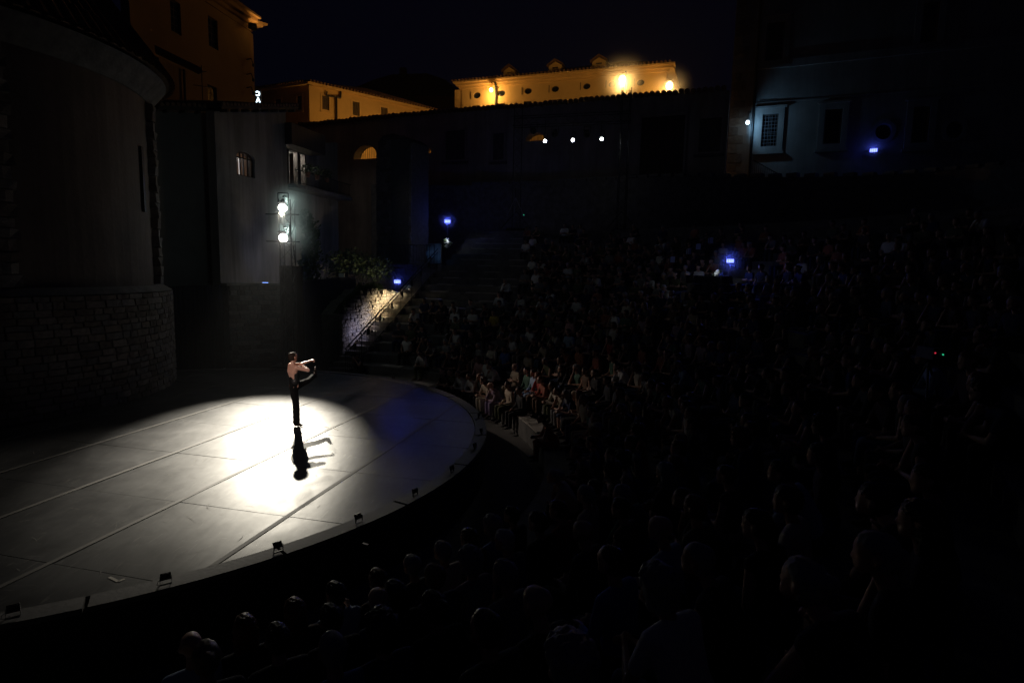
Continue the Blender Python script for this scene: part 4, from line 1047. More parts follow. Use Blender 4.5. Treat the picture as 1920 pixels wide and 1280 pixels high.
obj('downpipe', path([Wm.P(u+.45, zE, .2), Wm.P(u+.4, zE-.6, .2), Wm.P(u, z-.4, .2), Wm.P(u, ZUP-2, .2)], .10, 6)+path([Wm.P(u-.9, zE-.3, .2), Wm.P(u-1.0, zE-.7, .2), Wm.P(u, z-.4, .2)], .07, 6), IRON, mb)
# vertical letter sign, seen from behind
sgp = onD(484, 188, 47)
sg = thing('letter_sign', 'vertical sign of glowing white capital letters beside the tall ochre house', 'sign', sgp)
em = emis('sign_white', (.75, .92, 1), 4.5)
for i, ch in enumerate('CAM'):
    cu = bpy.data.curves.new('letter', 'FONT'); cu.body = ch; cu.size = .62; cu.extrude = .02; cu.align_x = 'CENTER'; cu.align_y = 'CENTER'; cu.offset = .018
    to = bpy.data.objects.new('tmp', cu); COL.objects.link(to); dg = bpy.context.evaluated_depsgraph_get(); me = bpy.data.meshes.new_from_object(to.evaluated_get(dg)); bpy.data.objects.remove(to); me.name = 'letter'
    me.materials.clear(); me.materials.append(em)
    o = inst('letter', me, sg); o.location = (0, 0, .47-.47*i); o.rotation_euler = (math.pi/2, 0, math.pi); o.scale = (.72, .78, 1)
obj('sign_board', [box((0, .06, 0), (.5, .05, 1.6))], BLACK, sg)
obj('bracket', [tube((-.9, .05, .3), (-.25, .05, .3), .03, 6)], IRON, sg)

# ---- long ochre palazzo at the back
Wz = Wall(865, 69.2, 1250, 62, 150)
pz = thing('ochre_palazzo', 'long bright ochre palazzo with oval windows and three gabled dormers', 'building')
zE = Wz.hit(1040, 141)[1]-.66
a, b = Wz.hit(866, 160)[0], Wz.hit(1250, 150)[0]
ov = [Wz.rect(x-7.2, y-6, x+7.2, y+6) for x, y in ((894, 179), (940, 175), (990, 171), (1041, 167), (1100, 162), (1148, 158), (1201, 155))]
rw_ = [Wz.rect(x-7.5, y, x+7.5, y+24) for x, y in ((892, 198), (940, 194), (989, 190), (1040, 187), (1099, 182), (1150, 179), (1200, 176))]
obj('wall', [Wz.slab([(a, ZUP-2), (b, ZUP-2), (b, zE), (a, zE)], [ell(r) for r in ov]+[rc(r) for r in rw_], 0, -.5)], OCHRE, pz)
for r in ov:
    f_ = obj('oval_window', [Wz.slab(ell((r[0]+.003, r[1]+.003, r[2]-.003, r[3]-.003)), [ell((r[0]+.08, r[1]+.08, r[2]-.08, r[3]-.08))], -.15, -.24)], WOOD, pz)
    obj('pane', [Wz.slab(ell((r[0]+.08, r[1]+.08, r[2]-.08, r[3]-.08)), (), -.19, -.2)], GLASS, f_)
    obj('shutter_hook', [wbox(Wz, r[0]-.28, r[0]-.22, r[1], r[3]+.1, .05, .002)], IRON, pz)
for r in rw_: window_fill(Wz, r, pz, (2, 2), CREAM)
for h0, h1, p_ in ((0, .25, .25), (.253, .5, .55), (.503, .66, .8)):
    obj('cornice', [wbox(Wz, a-p_, b+p_, zE+h0, zE+h1, p_, -.5)], CREAM, pz)
stuff(obj('roof_tile_row', [tube(Wz.P(a-.8+i*.42, zE+.74, .95), Wz.P(a-.8+i*.42, zE+.95, -.3), .12, 6) for i in range(int((b-a+1.6)/.42))], TILE, pz))
# right return and left return
Wz2 = Wall(1250, 62, 1268, 72, 150)
c, d = Wz2.hit(1250, 150)[0], Wz2.hit(1268, 150)[0]
obj('end_wall', [wbox(Wz2, c+.01, d, ZUP-2, zE, 0, -.5)], OCHRE, pz)
obj('end_cornice', [wbox(Wz2, c-.2, d, zE+.25, zE+.66, .7, -.4)], CREAM, pz)
obj('quoin_strip', [wbox(Wz, a-.9, a-.005, ZUP-2, zE, -.05, -.6)], CREAM, pz)
zr0 = zE+.66
A_ = Wz.P(a-.7, zr0, .6); B_ = Wz.P(b+.7, zr0, .6)
obj('roof', [([A_, B_, B_+Vector((-3, 9, 3.2)), A_+Vector((4, 9, 3.2)), B_+Vector((2, 9, 0)), A_+Vector((2, 12, 0))], [(0, 1, 2, 3), (1, 4, 2), (0, 3, 5)])], TILE, pz)
for x0, x1, yt, yb in ((943, 967, 125, 146), (1028, 1055, 115, 138), (1109, 1137, 107, 130)):
    u0, _ = Wz.hit(x0, yb); u1, _ = Wz.hit(x1, yb); D_ = .15
    zb_ = Wz.hit((x0+x1)/2, yb)[1]-.1; ze = Wz.hit((x0+x1)/2, yt+9)[1]; zp = Wz.hit((x0+x1)/2, yt)[1]; um = (u0+u1)/2; wd = (u1-u0)
    hole = (um-wd*.2, zb_+.55, um+wd*.2, ze-.12)
    dm = obj('dormer', [Wz.slab([(u0+.1, zb_-.6), (u1-.1, zb_-.6), (u1-.1, ze), (um, zp-.1), (u0+.1, ze)], [rc(hole)], D_, D_-2.2)], OCHRE, pz)
    obj('dormer_roof', [Wz.slab([(u0-.12, ze-.06), (um, zp), (u1+.12, ze-.06), (u1+.1, ze+.1), (um, zp+.2), (u0-.1, ze+.1)], (), D_+.25, D_-2.3)], TILE, dm)
    obj('dormer_window', [Wz.slab(rc((hole[0]+.003, hole[1]+.003, hole[2]-.003, hole[3]-.003)), [rc((hole[0]+.08, hole[1]+.08, um-.04, hole[3]-.08)), rc((um+.04, hole[1]+.08, hole[2]-.08, hole[3]-.08))], D_-.1, D_-.2)], WOOD, dm)
    obj('pane', [wbox(Wz, hole[0]+.01, hole[2]-.01, hole[1]+.01, hole[3]-.01, D_-.21, D_-.22)], GLASS, dm)
dp = Wz.hit(931, 170)[0]
for px in (931, 1174):
    dp = Wz.hit(px, 160)[0]; obj('downpipe', [tube(Wz.P(dp, zE, .16), Wz.P(dp, ZUP-2, .16), .13, 8), tube(Wz.P(dp, zE+.3, .5), Wz.P(dp, zE-.3, .16), .12, 8)], IRON, pz)
sod = emis('sodium_bulb', (1, .56, .20), 24)
def sodium(px, py, D, label, power, r, wall=None, col=(1, .54, .15), post=None):
    p = onD(px, py, D); t = thing('street_lamp', label, 'street lamp', p, 0, 'sodium lamps lighting the ochre palazzo')
    obj('bulb', [ball((0, 0, 0), r, 12, 8, (1, 1, 1.1))], sod, t, True)
    obj('hood', [tube((0, .05, r*1.15), (0, .05, r*1.5), r*1.25, 12, r*.5)], IRON, t)
    if post: obj('post', [tube((0, .1, r*1.5), (0, .1, -post), .07, 8)], IRON, t)
    else: obj('arm', [tube((0, .05, r*1.5), (0, 1.6, r*1.5+.25), .05, 6)], IRON, t)
    lamp_light('street_lamp_light', 'POINT', p+Vector((0, -.0, -r*1.3-.05)), col, power, size=r)
sodium(921, 169, 67.0, 'small sodium lamp near the forked shadow at the left end of the palazzo', 330, .20)
sodium(1167, 149, 52, 'brightest sodium street lamp glowing in front of the palazzo', 1250, .28, post=10)
sodium(1255, 161, 60.5, 'sodium street lamp at the right end corner of the palazzo', 400, .34)
# assumed street lamp added out of view between the wall and lower ochre block
t = thing('street_lamp', 'assumed street lamp post, unseen in the lane behind the long wall', 'street lamp', (-10.5, 53, ZUP), 0, 'sodium lamps lighting the ochre palazzo')
obj('post', [tube((0, 0, 0), (0, 0, 4.2), .07, 8)], IRON, t); obj('bulb', [ball((0, 0, 4.4), .2, 10, 6)], sod, t, True)
lamp_light('assumed_lane_light', 'POINT', (-10.5, 53, ZUP+4.7), (1, .5, .12), 850, size=.2)
# low pale house and dark roofs between the two ochre buildings
Wq = Wall(780, 78, 866, 78, 190)
lh = thing('low_pale_house', 'low dim house in the gap between the two ochre buildings', 'house')
a, b = Wq.hit(785, 190)[0], Wq.hit(870, 190)[0]; zt2 = Wq.hit(830, 188)[1]
hole = Wq.rect(850, 196, 858, 210)
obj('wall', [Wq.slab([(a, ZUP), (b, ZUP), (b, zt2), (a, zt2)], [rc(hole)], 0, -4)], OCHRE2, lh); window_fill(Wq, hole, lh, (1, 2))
obj('roof', [wbox(Wq, a-.5, b+.5, zt2, zt2+.35, .5, -4)], TILE, lh)
Wr = Wall(640, 95, 862, 95, 160)
dh = thing('dark_roofed_house', 'unlit house whose dark roof rises against the night sky', 'house')
P_ = [Wr.hit(x, y) for x, y in ((640, 175), (700, 150), (735, 140), (800, 138), (835, 150), (862, 172))]
obj('wall', [Wr.slab([(P_[0][0], ZUP), (P_[-1][0], ZUP)]+list(reversed(P_)), (), 0, -8)], mat('unlit_house', (.07, .06, .05), .9), dh)
obj('chimney', [wbox(Wr, P_[2][0]+1, P_[2][0]+2, P_[2][1]-.5, P_[2][1]+1.4, -1, -2)], TILE, dh)

# ---- long back wall with tiled coping, three barred arches, blind door frame
Wb = Wall(540, 49.9, 1367, 37.2, 200)
bw = thing('long_back_wall', 'long stained plaster wall with clay coping and barred arched openings', 'wall')
uL = Wb.hit(532, 237)[0]; uR = Wb.hit(1369, 165)[0]
tp = [(540, 237), (700, 220), (860, 206), (1000, 196), (1180, 179), (1367, 165)]
tpu = [(Wb.hit(*q)[0], Wb.hit(*q)[1]-.16) for q in tp]; tpu[0] = (uL, tpu[0][1]); tpu[-1] = (uR, tpu[-1][1])
ar = [arch(Wb.rect(663, 272, 708, 298), 1.), arch(Wb.rect(792, 276, 808, 287), .8), arch(Wb.rect(986, 248, 1021, 264), .8)]
obj('wall', [Wb.slab([(uL, 2.5), (uR, ZUP-1)]+list(reversed(tpu)), ar, 0, -.9)], WALL_PL, bw)
for q, (x0, x1, y0, y1) in zip(ar, ((663, 708, 272, 298), (792, 808, 276, 287), (986, 1021, 248, 264))):
    r = Wb.rect(x0, y0, x1, y1); nbar = 13 if x1-x0 > 30 else 6
    bb = []
    for i in range(1, nbar):
        u = r[0]+(r[2]-r[0])*i/nbar; t = (u-(r[0]+r[2])/2)/((r[2]-r[0])/2); bb.append((u, r[1]+(r[3]-r[1])*math.sqrt(max(0, 1-t*t))))
    g = obj('window_grille', [wbox(Wb, r[0]+.01, r[2]-.01, r[1]+.005, r[1]+.05, -.62, -.66)], IRON, bw)
    for u, z in bb: obj('bar', [tube(Wb.P(u, r[1]+.02, -.64), Wb.P(u, z, -.64), .018, 6)], IRON, g)
def topz(u):
    for i in range(len(tpu)-1):
        if u <= tpu[i+1][0]: t = (u-tpu[i][0])/(tpu[i+1][0]-tpu[i][0]); return tpu[i][1]+(tpu[i+1][1]-tpu[i][1])*t
    return tpu[-1][1]
n = int((uR-uL)/.36); tm = None
for i in range(n):
    u = uL+.18+i*.36
    if tm is None: tm = obj('coping_tile', [tube((0, -.25, 0), (0, 1.1, .16), .17, 7, .14)], TILE, bw); o = tm
    else: o = inst('coping_tile', tm.data, bw)
    o.matrix_basis = Wb.M(u, topz(u)+.06+rnd.uniform(-.035, .035), .12) @ Matrix.Rotation(rnd.uniform(-.06, .06), 4, 'Z')
dr_ = Wb.rect(1201, 213, 1283, 330)
obj('door_frame', [Wb.slab([(dr_[0]-.12, dr_[1]), (dr_[0]-.12, dr_[3]), (dr_[2]+.12, dr_[3]+.25), (dr_[2]+.12, dr_[1]), (dr_[2]-.02, dr_[1]), (dr_[2]-.02, dr_[3]+.1), (dr_[0]+.02, dr_[3]-.12), (dr_[0]+.02, dr_[1])], (), .09, .002)], mat('pale_frame', (.36, .33, .30), .8, .2, 3), bw)
obj('door_leaf', [wbox(Wb, dr_[0]+.022+(dr_[2]-dr_[0]-.044)*i/5+.01, dr_[0]+.022+(dr_[2]-dr_[0]-.044)*(i+1)/5-.01, dr_[1], dr_[3]-.2, .04, .002) for i in range(1)], WOOD, bw)
for i in range(1, 5): obj('door_plank', [wbox(Wb, dr_[0]+.022+(dr_[2]-dr_[0]-.044)*i/5+.01, dr_[0]+.022+(dr_[2]-dr_[0]-.044)*(i+1)/5-.01, dr_[1], dr_[3]-.2, .04, .002)], WOOD, bw)
for x0, y0, x1, y1 in ((1311, 222, 1352, 285), (836, 245, 872, 300), (925, 250, 945, 300)):
    r = Wb.rect(x0, y0, x1, y1)
    obj('window_surround', [ring_frame(Wb, r, .14, .06, .002)], WALL_PL, bw); obj('blind_panel', [wbox(Wb, *(r[0]+.005, r[2]-.005), r[1]+.005, r[3]-.005, .012, .003)], mat('blocked_window', (.12, .11, .10), .9, .3, 2, .3), bw)
    obj('ledge', [wbox(Wb, r[0]-.25, r[2]+.25, r[1]-.3, r[1]-.145, .2, .002)], STONE2, bw)
for px in (1050, 1110): pass
bxp = Wb.hit(1376, 178)
# lane surface / lit ground behind the wall stays on the upper terrace

# ---- ruined stone tower
Wt = Wall(705, 37.0, 770, 35.4, 350); Wt2 = Wall(770, 35.4, 803, 39.2, 350)
rt_ = thing('ruined_tower', 'ruined square stone tower in front of the long wall, one side washed blue', 'tower')
pts = [(707, 262), (716, 250), (735, 246), (756, 252), (770, 262)]
a, b = Wt.hit(706, 350)[0], Wt.hit(770, 350)[0]
obj('core', [Wt.slab([(a, 3.0), (b, 3.0)]+[(Wt.hit(*q)[0], Wt.hit(*q)[1]-.12) for q in reversed(pts)], (), -.10, -1.6)], MORTAR, rt_)
pcs = 0; zc = 4.2; ztop = Wt.hit(740, 250)[1]
while zc < ztop-.2:
    h = rnd.uniform(.17, .28)
    edge = 0 if zc < ztop-.9 else (.35 if zc < ztop-.5 else .6)
    stone_course(rt_, lambda s, z: Wt.M(a+edge+s, z, -.04), (b-a)-2*edge, zc, min(zc+h, ztop), .26, .62, .16); zc += h
c, d = Wt2.hit(770, 350)[0], Wt2.hit(803, 350)[0]
pts2 = [(770, 262), (780, 275), (790, 300), (801, 340), (803, 400)]
obj('core', [Wt2.slab([(c+.02, 3.0), (d, 3.0)]+[Wt2.hit(*q) for q in reversed(pts2)], (), -.10, -1.2)], MORTAR, rt_)
zc = 4.2; bpc = []
while zc < Wt2.hit(775, 275)[1]:
    h = rnd.uniform(.18, .3); ymax = None
    wlim = d-c
    for (x0, y0), (x1, y1) in zip(pts2[:-1], pts2[1:]):
        p0, p1 = Wt2.hit(x0, y0), Wt2.hit(x1, y1)
        if p1[1] <= zc+h <= p0[1]: wlim = p0[0]+(p1[0]-p0[0])*(p0[1]-zc-h)/(p0[1]-p1[1])-c
    stone_course(rt_, lambda s, z: Wt2.M(c+s, z, -.04), wlim, zc, zc+h, .3, .7, .16); zc += h
lo_hole = Wt.rect(752, 420, 760, 440)

# ---- terrace under the tower, its rubble wall, railing and small blue gate
Ws = Wall(640, 33.8, 812, 33.0, 520)
tw = thing('rubble_terrace_wall', 'rubble stone terrace wall carrying the blue lamp above the lit staircase', 'wall')
a, b = Ws.hit(652, 510)[0], Ws.hit(806, 510)[0]; zt3 = Ws.hit(740, 492)[1]
obj('core', [wbox(Ws, a, b, -.94, zt3-.04, -.12, -6.5)], STONE2, tw)
pc = []; rr = random.Random(4); zc = 1.2
while zc < zt3-.15:
    h = rr.uniform(.16, .26); s = a
    while s < b-.1:
        l = rr.uniform(.18, .42); e = min(s+l, b); pc.append(wbox(Ws, s+.012, e-.012, zc+.012, min(zc+h, zt3)-.012, rr.uniform(-.06, .04), -.13)); s += l
    zc += h
stuff(obj('rubble_stones', pc, STONES_V[3], tw))
tr_ = thing('terrace_railing', 'thin iron railing along the terrace below the ruined tower', 'railing')
za, zb2 = zt3+.02, zt3+1.0
obj('rail', [wbox(Ws, Ws.hit(708, 480)[0], b, zb2-.02, zb2+.02, -.2, -.24), wbox(Ws, Ws.hit(708, 480)[0], b, za+.1, za+.13, -.2, -.24)], IRON, tr_)
u = Ws.hit(708, 480)[0]; bal = None
while u < b:
    if bal is None: bal = obj('baluster', [tube((0, 0, 0), (0, 0, 1.0), .013, 5)], IRON, tr_); o = bal
    else: o = inst('baluster', bal.data, tr_)
    o.location = Ws.P(u, za, -.22); u += .16
gp = Ws.rect(796, 458, 812, 493)
gt = thing('iron_gate', 'narrow iron gate in front of a blue lit wall at the end of the terrace', 'gate')
obj('backing_wall', [wbox(Ws, gp[0]-.25, gp[2]+.1, zt3, gp[3]+.1, -1.3, -1.5)], STONE, gt)
obj('gate_frame', [Ws.slab(rc((gp[0], zt3+.02, gp[2], gp[3])), [rc((gp[0]+.04, zt3+.06, gp[2]-.04, gp[3]-.04))], -.3, -.34)], IRON, gt)
for i in range(1, 5):
    u = gp[0]+(gp[2]-gp[0])*i/5; obj('bar', [tube(Ws.P(u, zt3+.05, -.32), Ws.P(u, gp[3]-.03, -.32), .012, 5)], IRON, gt)
lamp_light('gate_light', 'POINT', Ws.P((gp[0]+gp[2])/2, gp[3]-.5, -.8), (.12, .35, 1), 1.6, size=.05)

# ---- blue and white entry lamps
blue_e = emis('blue_led', (.16, .2, 1), 4.2)
for i in blue_e.node_tree.nodes:
    if i.type == 'EMISSION': i.inputs[0].default_value = (.15, .19, 1, 1)
def blue_lamp(px, py, D, label, power=28, w_=.36, h_=.18, post=None, tgt=None, spot=150, glow=None):
    p = onD(px, py, D); tocam = (Vector((0, 0, 0))-Vector((p.x, p.y, 0))).normalized(); rz = math.atan2(tocam.x, -tocam.y)
    t = thing('blue_lamp', label, 'lamp', p, rz, 'blue lamps around the seating')
    obj('housing', [box((0, .05, 0), (w_+.08, .1, h_+.08))], BLACK, t)
    for i in range(4): obj('led_panel', [box((-w_/2+w_*(i+.5)/4, -.006, 0), (w_/4-.012, .01, h_))], blue_e, t)
    obj('bracket', [box((0, .12, -.02), (.06, .06, h_+.2))], IRON, t)
    if post: obj('post', [tube((0, .12, -.1), (0, .12, -post), .035, 8)], IRON, t)
    q = p+tocam*.12
    lamp_light('blue_lamp_light', 'SPOT', q, (.06, .10, 1), power, size=.1, target=tgt or (q+tocam*3+Vector((0, 0, -1.2))), spot=spot, blend=.8)
    lamp_light('blue_lamp_glow', 'POINT', q+Vector((0, 0, .18)), (.06, .10, 1), glow or 4.5, size=.08)
    BLUES.append(p+tocam*.1)
    return p
BLUES = []
blue_lamp(745, 528, 32.6, 'blue lamp on the rubble terrace wall above the lit staircase', 150, tgt=onz(735, 745), spot=60)
blue_lamp(839, 415, 36.5, 'blue lamp on a post at the top of the empty rows', 45, post=1.9, glow=15)
blue_lamp(1369, 489, 21.6, 'blue lamp above the entrance in the middle of the crowd', 30, .26, .13, post=1.2)
Wpal = Wall(1372, 40.5, 1920, 34.5, 200)
u_, z_ = Wpal.hit(1638, 282); pp = Wpal.P(u_, z_, .25)
blue_lamp(1638, 282, pp.y, 'blue lamp fixed to the dark palace facade', 18, .40, .2)
# added pale lumps standing in for white lit spots under the blue lamps
wl_m = emis('white_led', (.75, .85, 1), 9)
def white_glow(px, py, D, label, power, sc_=1., off=(0, -.4, .3)):
    p = onD(px, py, D); t = thing('lit_lump', label, 'lump', p, rnd.uniform(0, 3), 'pale lumps added under white light')
    V, F = ball((0, 0, 0), .3*sc_, 12, 8, (1, .8, 1.2)); V = [v*(1+.35*noise.noise(v*7+Vector((px, 0, 0)))) for v in V]
    obj('lump_body', [(V, F)], mat('pale_lump', (.6, .6, .58), .9, .3, 8, .6), t)
    obj('weeds', [leaf_cloud((0, 0, -.05), .42*sc_, 60, .16, rnd)], LEAF, t)
    lamp_light('white_spot_light', 'POINT', p+Vector(off), (.8, .9, 1), power, size=.05)
white_glow(839, 456, 35.5, 'pale rock added to catch white light below the blue lamp at the top of the empty rows', 4, .8, (-.05, -.35, .25))
white_glow(1345, 515, 21.4, 'pale rock added to catch white light below the blue lamp in the crowd', 4, .5, (-.3, -.15, .3))

# ---- lit staircase along the edge of the bowl
SD = Vector((math.cos(math.radians(77.4)), math.sin(math.radians(77.4)), 0)); SL = Vector((-SD.y, SD.x, 0))
def sp(s, t, z): return Vector((CX, CY, 0))+SD*s+SL*t+Vector((0, 0, z))
def sz(s): return Z0-.25+(s-R0)*.415
str_ = thing('staircase', 'stone staircase climbing beside the seats, lit warm from the side', 'staircase')
stp = None
for i in range(25):
    s = R0+.2+i*.43; z = sz(s)
    obj('step', [prism([(s, -.9), (s+.44, -.9), (s+.44, z+.18), (s, z+.18)], lambda a_, z_: sp(a_, .02, z_), lambda a_, z_: sp(a_, 1.0, z_))], STONES_V[i % 3], str_)
hr = thing('stair_railing', 'black iron stair railing with thin balusters and small square signs, against the lit wall', 'railing')
s0, s1 = R0+.25, R0+10.8
obj('handrail', [tube(sp(s0, 0, sz(s0)+1.22), sp(s1, 0, sz(s1)+1.22), .028, 8), tube(sp(s0, 0, sz(s0)+1.04), sp(s1, 0, sz(s1)+1.04), .022, 8), tube(sp(s0, 0, sz(s0)+.16), sp(s1, 0, sz(s1)+.16), .022, 8)], IRON, hr)
n = int((s1-s0)/.15); bal = None
for i in range(n+1):
    s = s0+i*.15; big = i % 9 == 0
    if bal is None: bal = obj('baluster', [tube((0, 0, 0), (0, 0, .88), .011, 5)], IRON, hr); o = bal
    elif big: o = obj('post', [tube((0, 0, -.2), (0, 0, 1.06), .022, 6)], IRON, hr)
    else: o = inst('baluster', bal.data, hr)
    o.location = sp(s, 0, sz(s)+.16)
for i in range(8):
    s = s0+.75+i*1.2; obj('sign_plate', [box((0, 0, 0), (.03, .22, .26), Matrix.Rotation(math.radians(77), 4, 'Z') @ Matrix.Rotation(math.pi/2, 4, 'Z') if False else Matrix.Rotation(math.radians(-10), 4, 'Z'))], BLACK, hr).location = sp(s, -.02, sz(s)+.9)
sw = thing('stair_side_wall', 'rough stone wall flanking the staircase, washed with yellow and pale light', 'wall')
s2 = R0+1.7; s3 = R0+8.0
def walltop(s):
    t = (s-s2)/(s3-s2); return sz(s)+1.5+.55*math.sin(math.pi*min(1, .25+t*.9))-1.5*t*t+.22*noise.noise(Vector((s*1.7, 3, 0)))+.12*noise.noise(Vector((s*5, 8, 0)))
prf = [(s2, -.9), (s3, -.9)]+[(s3-(s3-s2)*i/40, walltop(s3-(s3-s2)*i/40)) for i in range(41)]
obj('core', [prism(prf, lambda s, z: sp(s, 1.07, z), lambda s, z: sp(s, 1.9, z))], MORTAR, sw)
pc = []; zc = -.5; rr = random.Random(9)
while zc < 5.2:
    h = rr.uniform(.11, .18); s = s2
    while s < s3-.1:
        l = rr.uniform(.16, .4); e = min(s+l, s3); m_ = (s+e)/2
        if zc+h < walltop(m_)-.02 and zc+h > sz(m_)-.3:
            d0 = 1.0+rr.uniform(-.03, .04)
            inst('stone', stone_mesh(rr.randrange(6), STONES_V[rr.choice([0, 1, 2, 2])]), sw, Matrix(((SD.x, SL.x, 0, 0), (SD.y, SL.y, 0, 0), (0, 0, 1, 0), (0, 0, 0, 1))).__class__(((SD.x, SL.x, 0, sp(m_, d0, 0).x), (SD.y, SL.y, 0, sp(m_, d0, 0).y), (0, 0, 1, zc+h/2), (0, 0, 0, 1))) @ Matrix.Diagonal((e-s-.012, .16, h-.012, 1)))
        s += l
    zc += h
stuff(obj('weeds', [leaf_cloud((0, 0, 0), 1, 1, .1, rr)]+[([sp(s, 1.2+rr.uniform(-.2, .3), walltop(s)-.05), sp(s+.03, 1.2, walltop(s)-.05), sp(s+rr.uniform(-.1, .1), 1.1, walltop(s)+rr.uniform(.12, .35))], [(0, 1, 2)]) for s in [rr.uniform(s2, s2+4.3) for _ in range(380)]], LEAF, sw))
lens_w = emis('warm_lens', (1, .85, .6), 6)  # lamps added along the railing to light the side wall evenly
for k, (ss, lb, pw_, col_) in enumerate(((7.0, 'topmost small added warm lamp on the stair railing aimed at the rough side wall', 130, (1, .80, .48)), (6.0, 'second small added warm lamp from the top of the stair railing', 150, (1, .78, .44)), (5.0, 'third small added warm lamp from the top of the stair railing', 105, (1, .78, .46)), (3.9, 'fourth small added lamp down the stair railing, paler than those above', 42, (.8, .72, .78)), (2.8, 'lowest small added pale lamp on the stair railing', 26, (.66, .64, 1)))):
    lp = sp(R0+ss, .09, sz(R0+ss)+.62)
    lt = thing('stair_fill_lamp', lb, 'lamp', lp, math.radians(77.4), 'lamps added on the stair railing')
    obj('housing', [box((0, 0, 0), (.10, .06, .08))], BLACK, lt); obj('lens', [box((0, .034, 0), (.08, .006, .06))], lens_w, lt)
    lamp_light('stair_fill_light', 'SPOT', lp+SL*.06, col_, pw_, size=.04, target=lp+SL*1.0+SD*-.1+Vector((0, 0, -.12)), spot=132, blend=.9)
lamp_light('stair_white_light', 'SPOT', sp(R0+8.1, .2, sz(R0+8.1)+.5), (.6, .75, 1), 14, size=.05, target=sp(R0+7.9, 1.2, sz(R0+8.1)+.5), spot=110, blend=.5)
# dark ivy mound left of the stair wall
stuff(obj('shrubbery', [leaf_cloud(sp(R0+4+i*.9, 4.2+rnd.uniform(-1, 1), 1.25+i*.17), 1.4, 900, .11, rnd, (1.1, 1.1, 1.0)) for i in range(7)], mat('ivy_leaf', (.014, .018, .011), .8, .3, 9)))

# ---- second stair railing in the crowd, with blue lit plates
h0 = cone_hit(1238, 532, .0); h1 = cone_hit(1338, 480, .0)
q0 = pol(h0[0], h0[1], 0); q1 = pol(h1[0], h1[1], 0)
hz = lambda r: Z0+(r-R0-.3)/DEP*RISE
r2_ = thing('stair_railing', 'thin iron stair railing with blue lit square signs in the middle of the crowd', 'railing')
def rp(t, h): p = q0.lerp(q1, t); r = math.hypot(p.x-CX, p.y-CY); return Vector((p.x, p.y, hz(r)+h))
obj('handrail', [tube(rp(0, 1.1), rp(1, 1.1), .022, 6), tube(rp(0, .95), rp(1, .95), .018, 6)], IRON, r2_)
Lr = (q1-q0).length; n = int(Lr/.16); bal = None
for i in range(n+1):
    if bal is None: bal = obj('baluster', [tube((0, 0, 0), (0, 0, .95), .01, 5)], IRON, r2_); o = bal
    else: o = inst('baluster', bal.data, r2_)
    o.location = rp(i/n, 0)
for t in (.2, .5, .68, .92): obj('sign_plate', [box((0, 0, 0), (.22, .02, .26), Matrix.Rotation(-.2, 4, 'Z'))], mat('blue_plate', (.45, .5, .8), .4), r2_).location = rp(t, .78)
vp = thing('entrance_block', 'low stone block flanking the entrance passage below the blue lamp', 'block')
bc = onD(1325, 540, 20.6)
for i in range(3):
    for j in range(4):
        inst('stone', stone_mesh((i*4+j) % 6, STONES_V[j % 4]), vp, Matrix.Translation((bc.x+(j-1.5)*.42+(.2 if i % 2 else 0), bc.y, bc.z-.3+i*.30)) @ Matrix.Diagonal((.41, .5, .29, 1)))

# ---- right palace
pal = thing('dark_palace', 'tall dark palace with barred, shuttered and round windows, one window lit cold white', 'palace')
uA, uB = Wpal.hit(1372, 200)[0]-.1, Wpal.hit(2080, 200)[0]; zTop = Wpal.hit(1650, -60)[1]+1.5
W1 = Wpal.rect(1428, 214, 1458, 275); W2 = Wpal.rect(1545, 205, 1578, 270); W3 = Wpal.rect(1710, 200, 1742, 268); W4 = Wpal.rect(1436, 42, 1470, 114); W5 = Wpal.rect(1728, 5, 1760, 80)
RD = [Wpal.rect(1641, 232, 1672, 262), Wpal.rect(1773, 228, 1806, 260)]
obj('wall', [Wpal.slab([(uA, ZUP-1.5), (uB, ZUP-1.5), (uB, zTop), (uA, zTop)], [rc(r) for r in (W1, W2, W3, W4, W5)]+[ell(r) for r in RD], 0, -.55)], PALACE_PL, pal)
for r in (W1, W2, W3, W4, W5):
    fr = window_fill(Wpal, r, pal, (2, 5))
    wd = .34
    obj('window_surround', [ring_frame(Wpal, r, wd, .10, .002)], PALACE_PL, pal)
    obj('lintel', [wbox(Wpal, r[0]-wd-.12, r[2]+wd+.12, r[3]+wd+.003, r[3]+wd+.14, .2, .002)], PALACE_PL, pal)
    obj('sill', [wbox(Wpal, r[0]-wd-.1, r[2]+wd+.1, r[1]-wd-.16, r[1]-wd-.003, .2, .002)], PALACE_PL, pal)
g = obj('window_grille', [wbox(Wpal, W1[0]+.01, W1[2]-.01, W1[1]+.01+i*(W1[3]-W1[1]-.02)/9-.012, W1[1]+.01+i*(W1[3]-W1[1]-.02)/9+.012, -.02, -.045) for i in range(10)], mat('grey_iron', (.10, .10, .11), .5), pal)
for i in range(1, 5): obj('bar', [wbox(Wpal, W1[0]+(W1[2]-W1[0])*i/5-.013, W1[0]+(W1[2]-W1[0])*i/5+.013, W1[1]+.005, W1[3]-.005, -.046, -.07)], MATS['grey_iron'], g)
for r in RD:
    f_ = obj('round_window', [ring_frame(Wpal, r, .22, .08, .002, ell)], PALACE_PL, pal); obj('pane', [Wpal.slab(ell((r[0]+.004, r[1]+.004, r[2]-.004, r[3]-.004)), (), -.25, -.27)], GLASS, f_)
z1 = Wpal.hit(1440, 122)[1]; z2 = Wpal.hit(1440, 192)[1]
obj('string_course', [wbox(Wpal, uA-.02, uB, z1-.28, z1+.2, .14, .002)], PALACE_PL, pal)
obj('string_course', [wbox(Wpal, uA-.02, uB, z2-.1, z2, .06, .002)], PALACE_PL, pal)
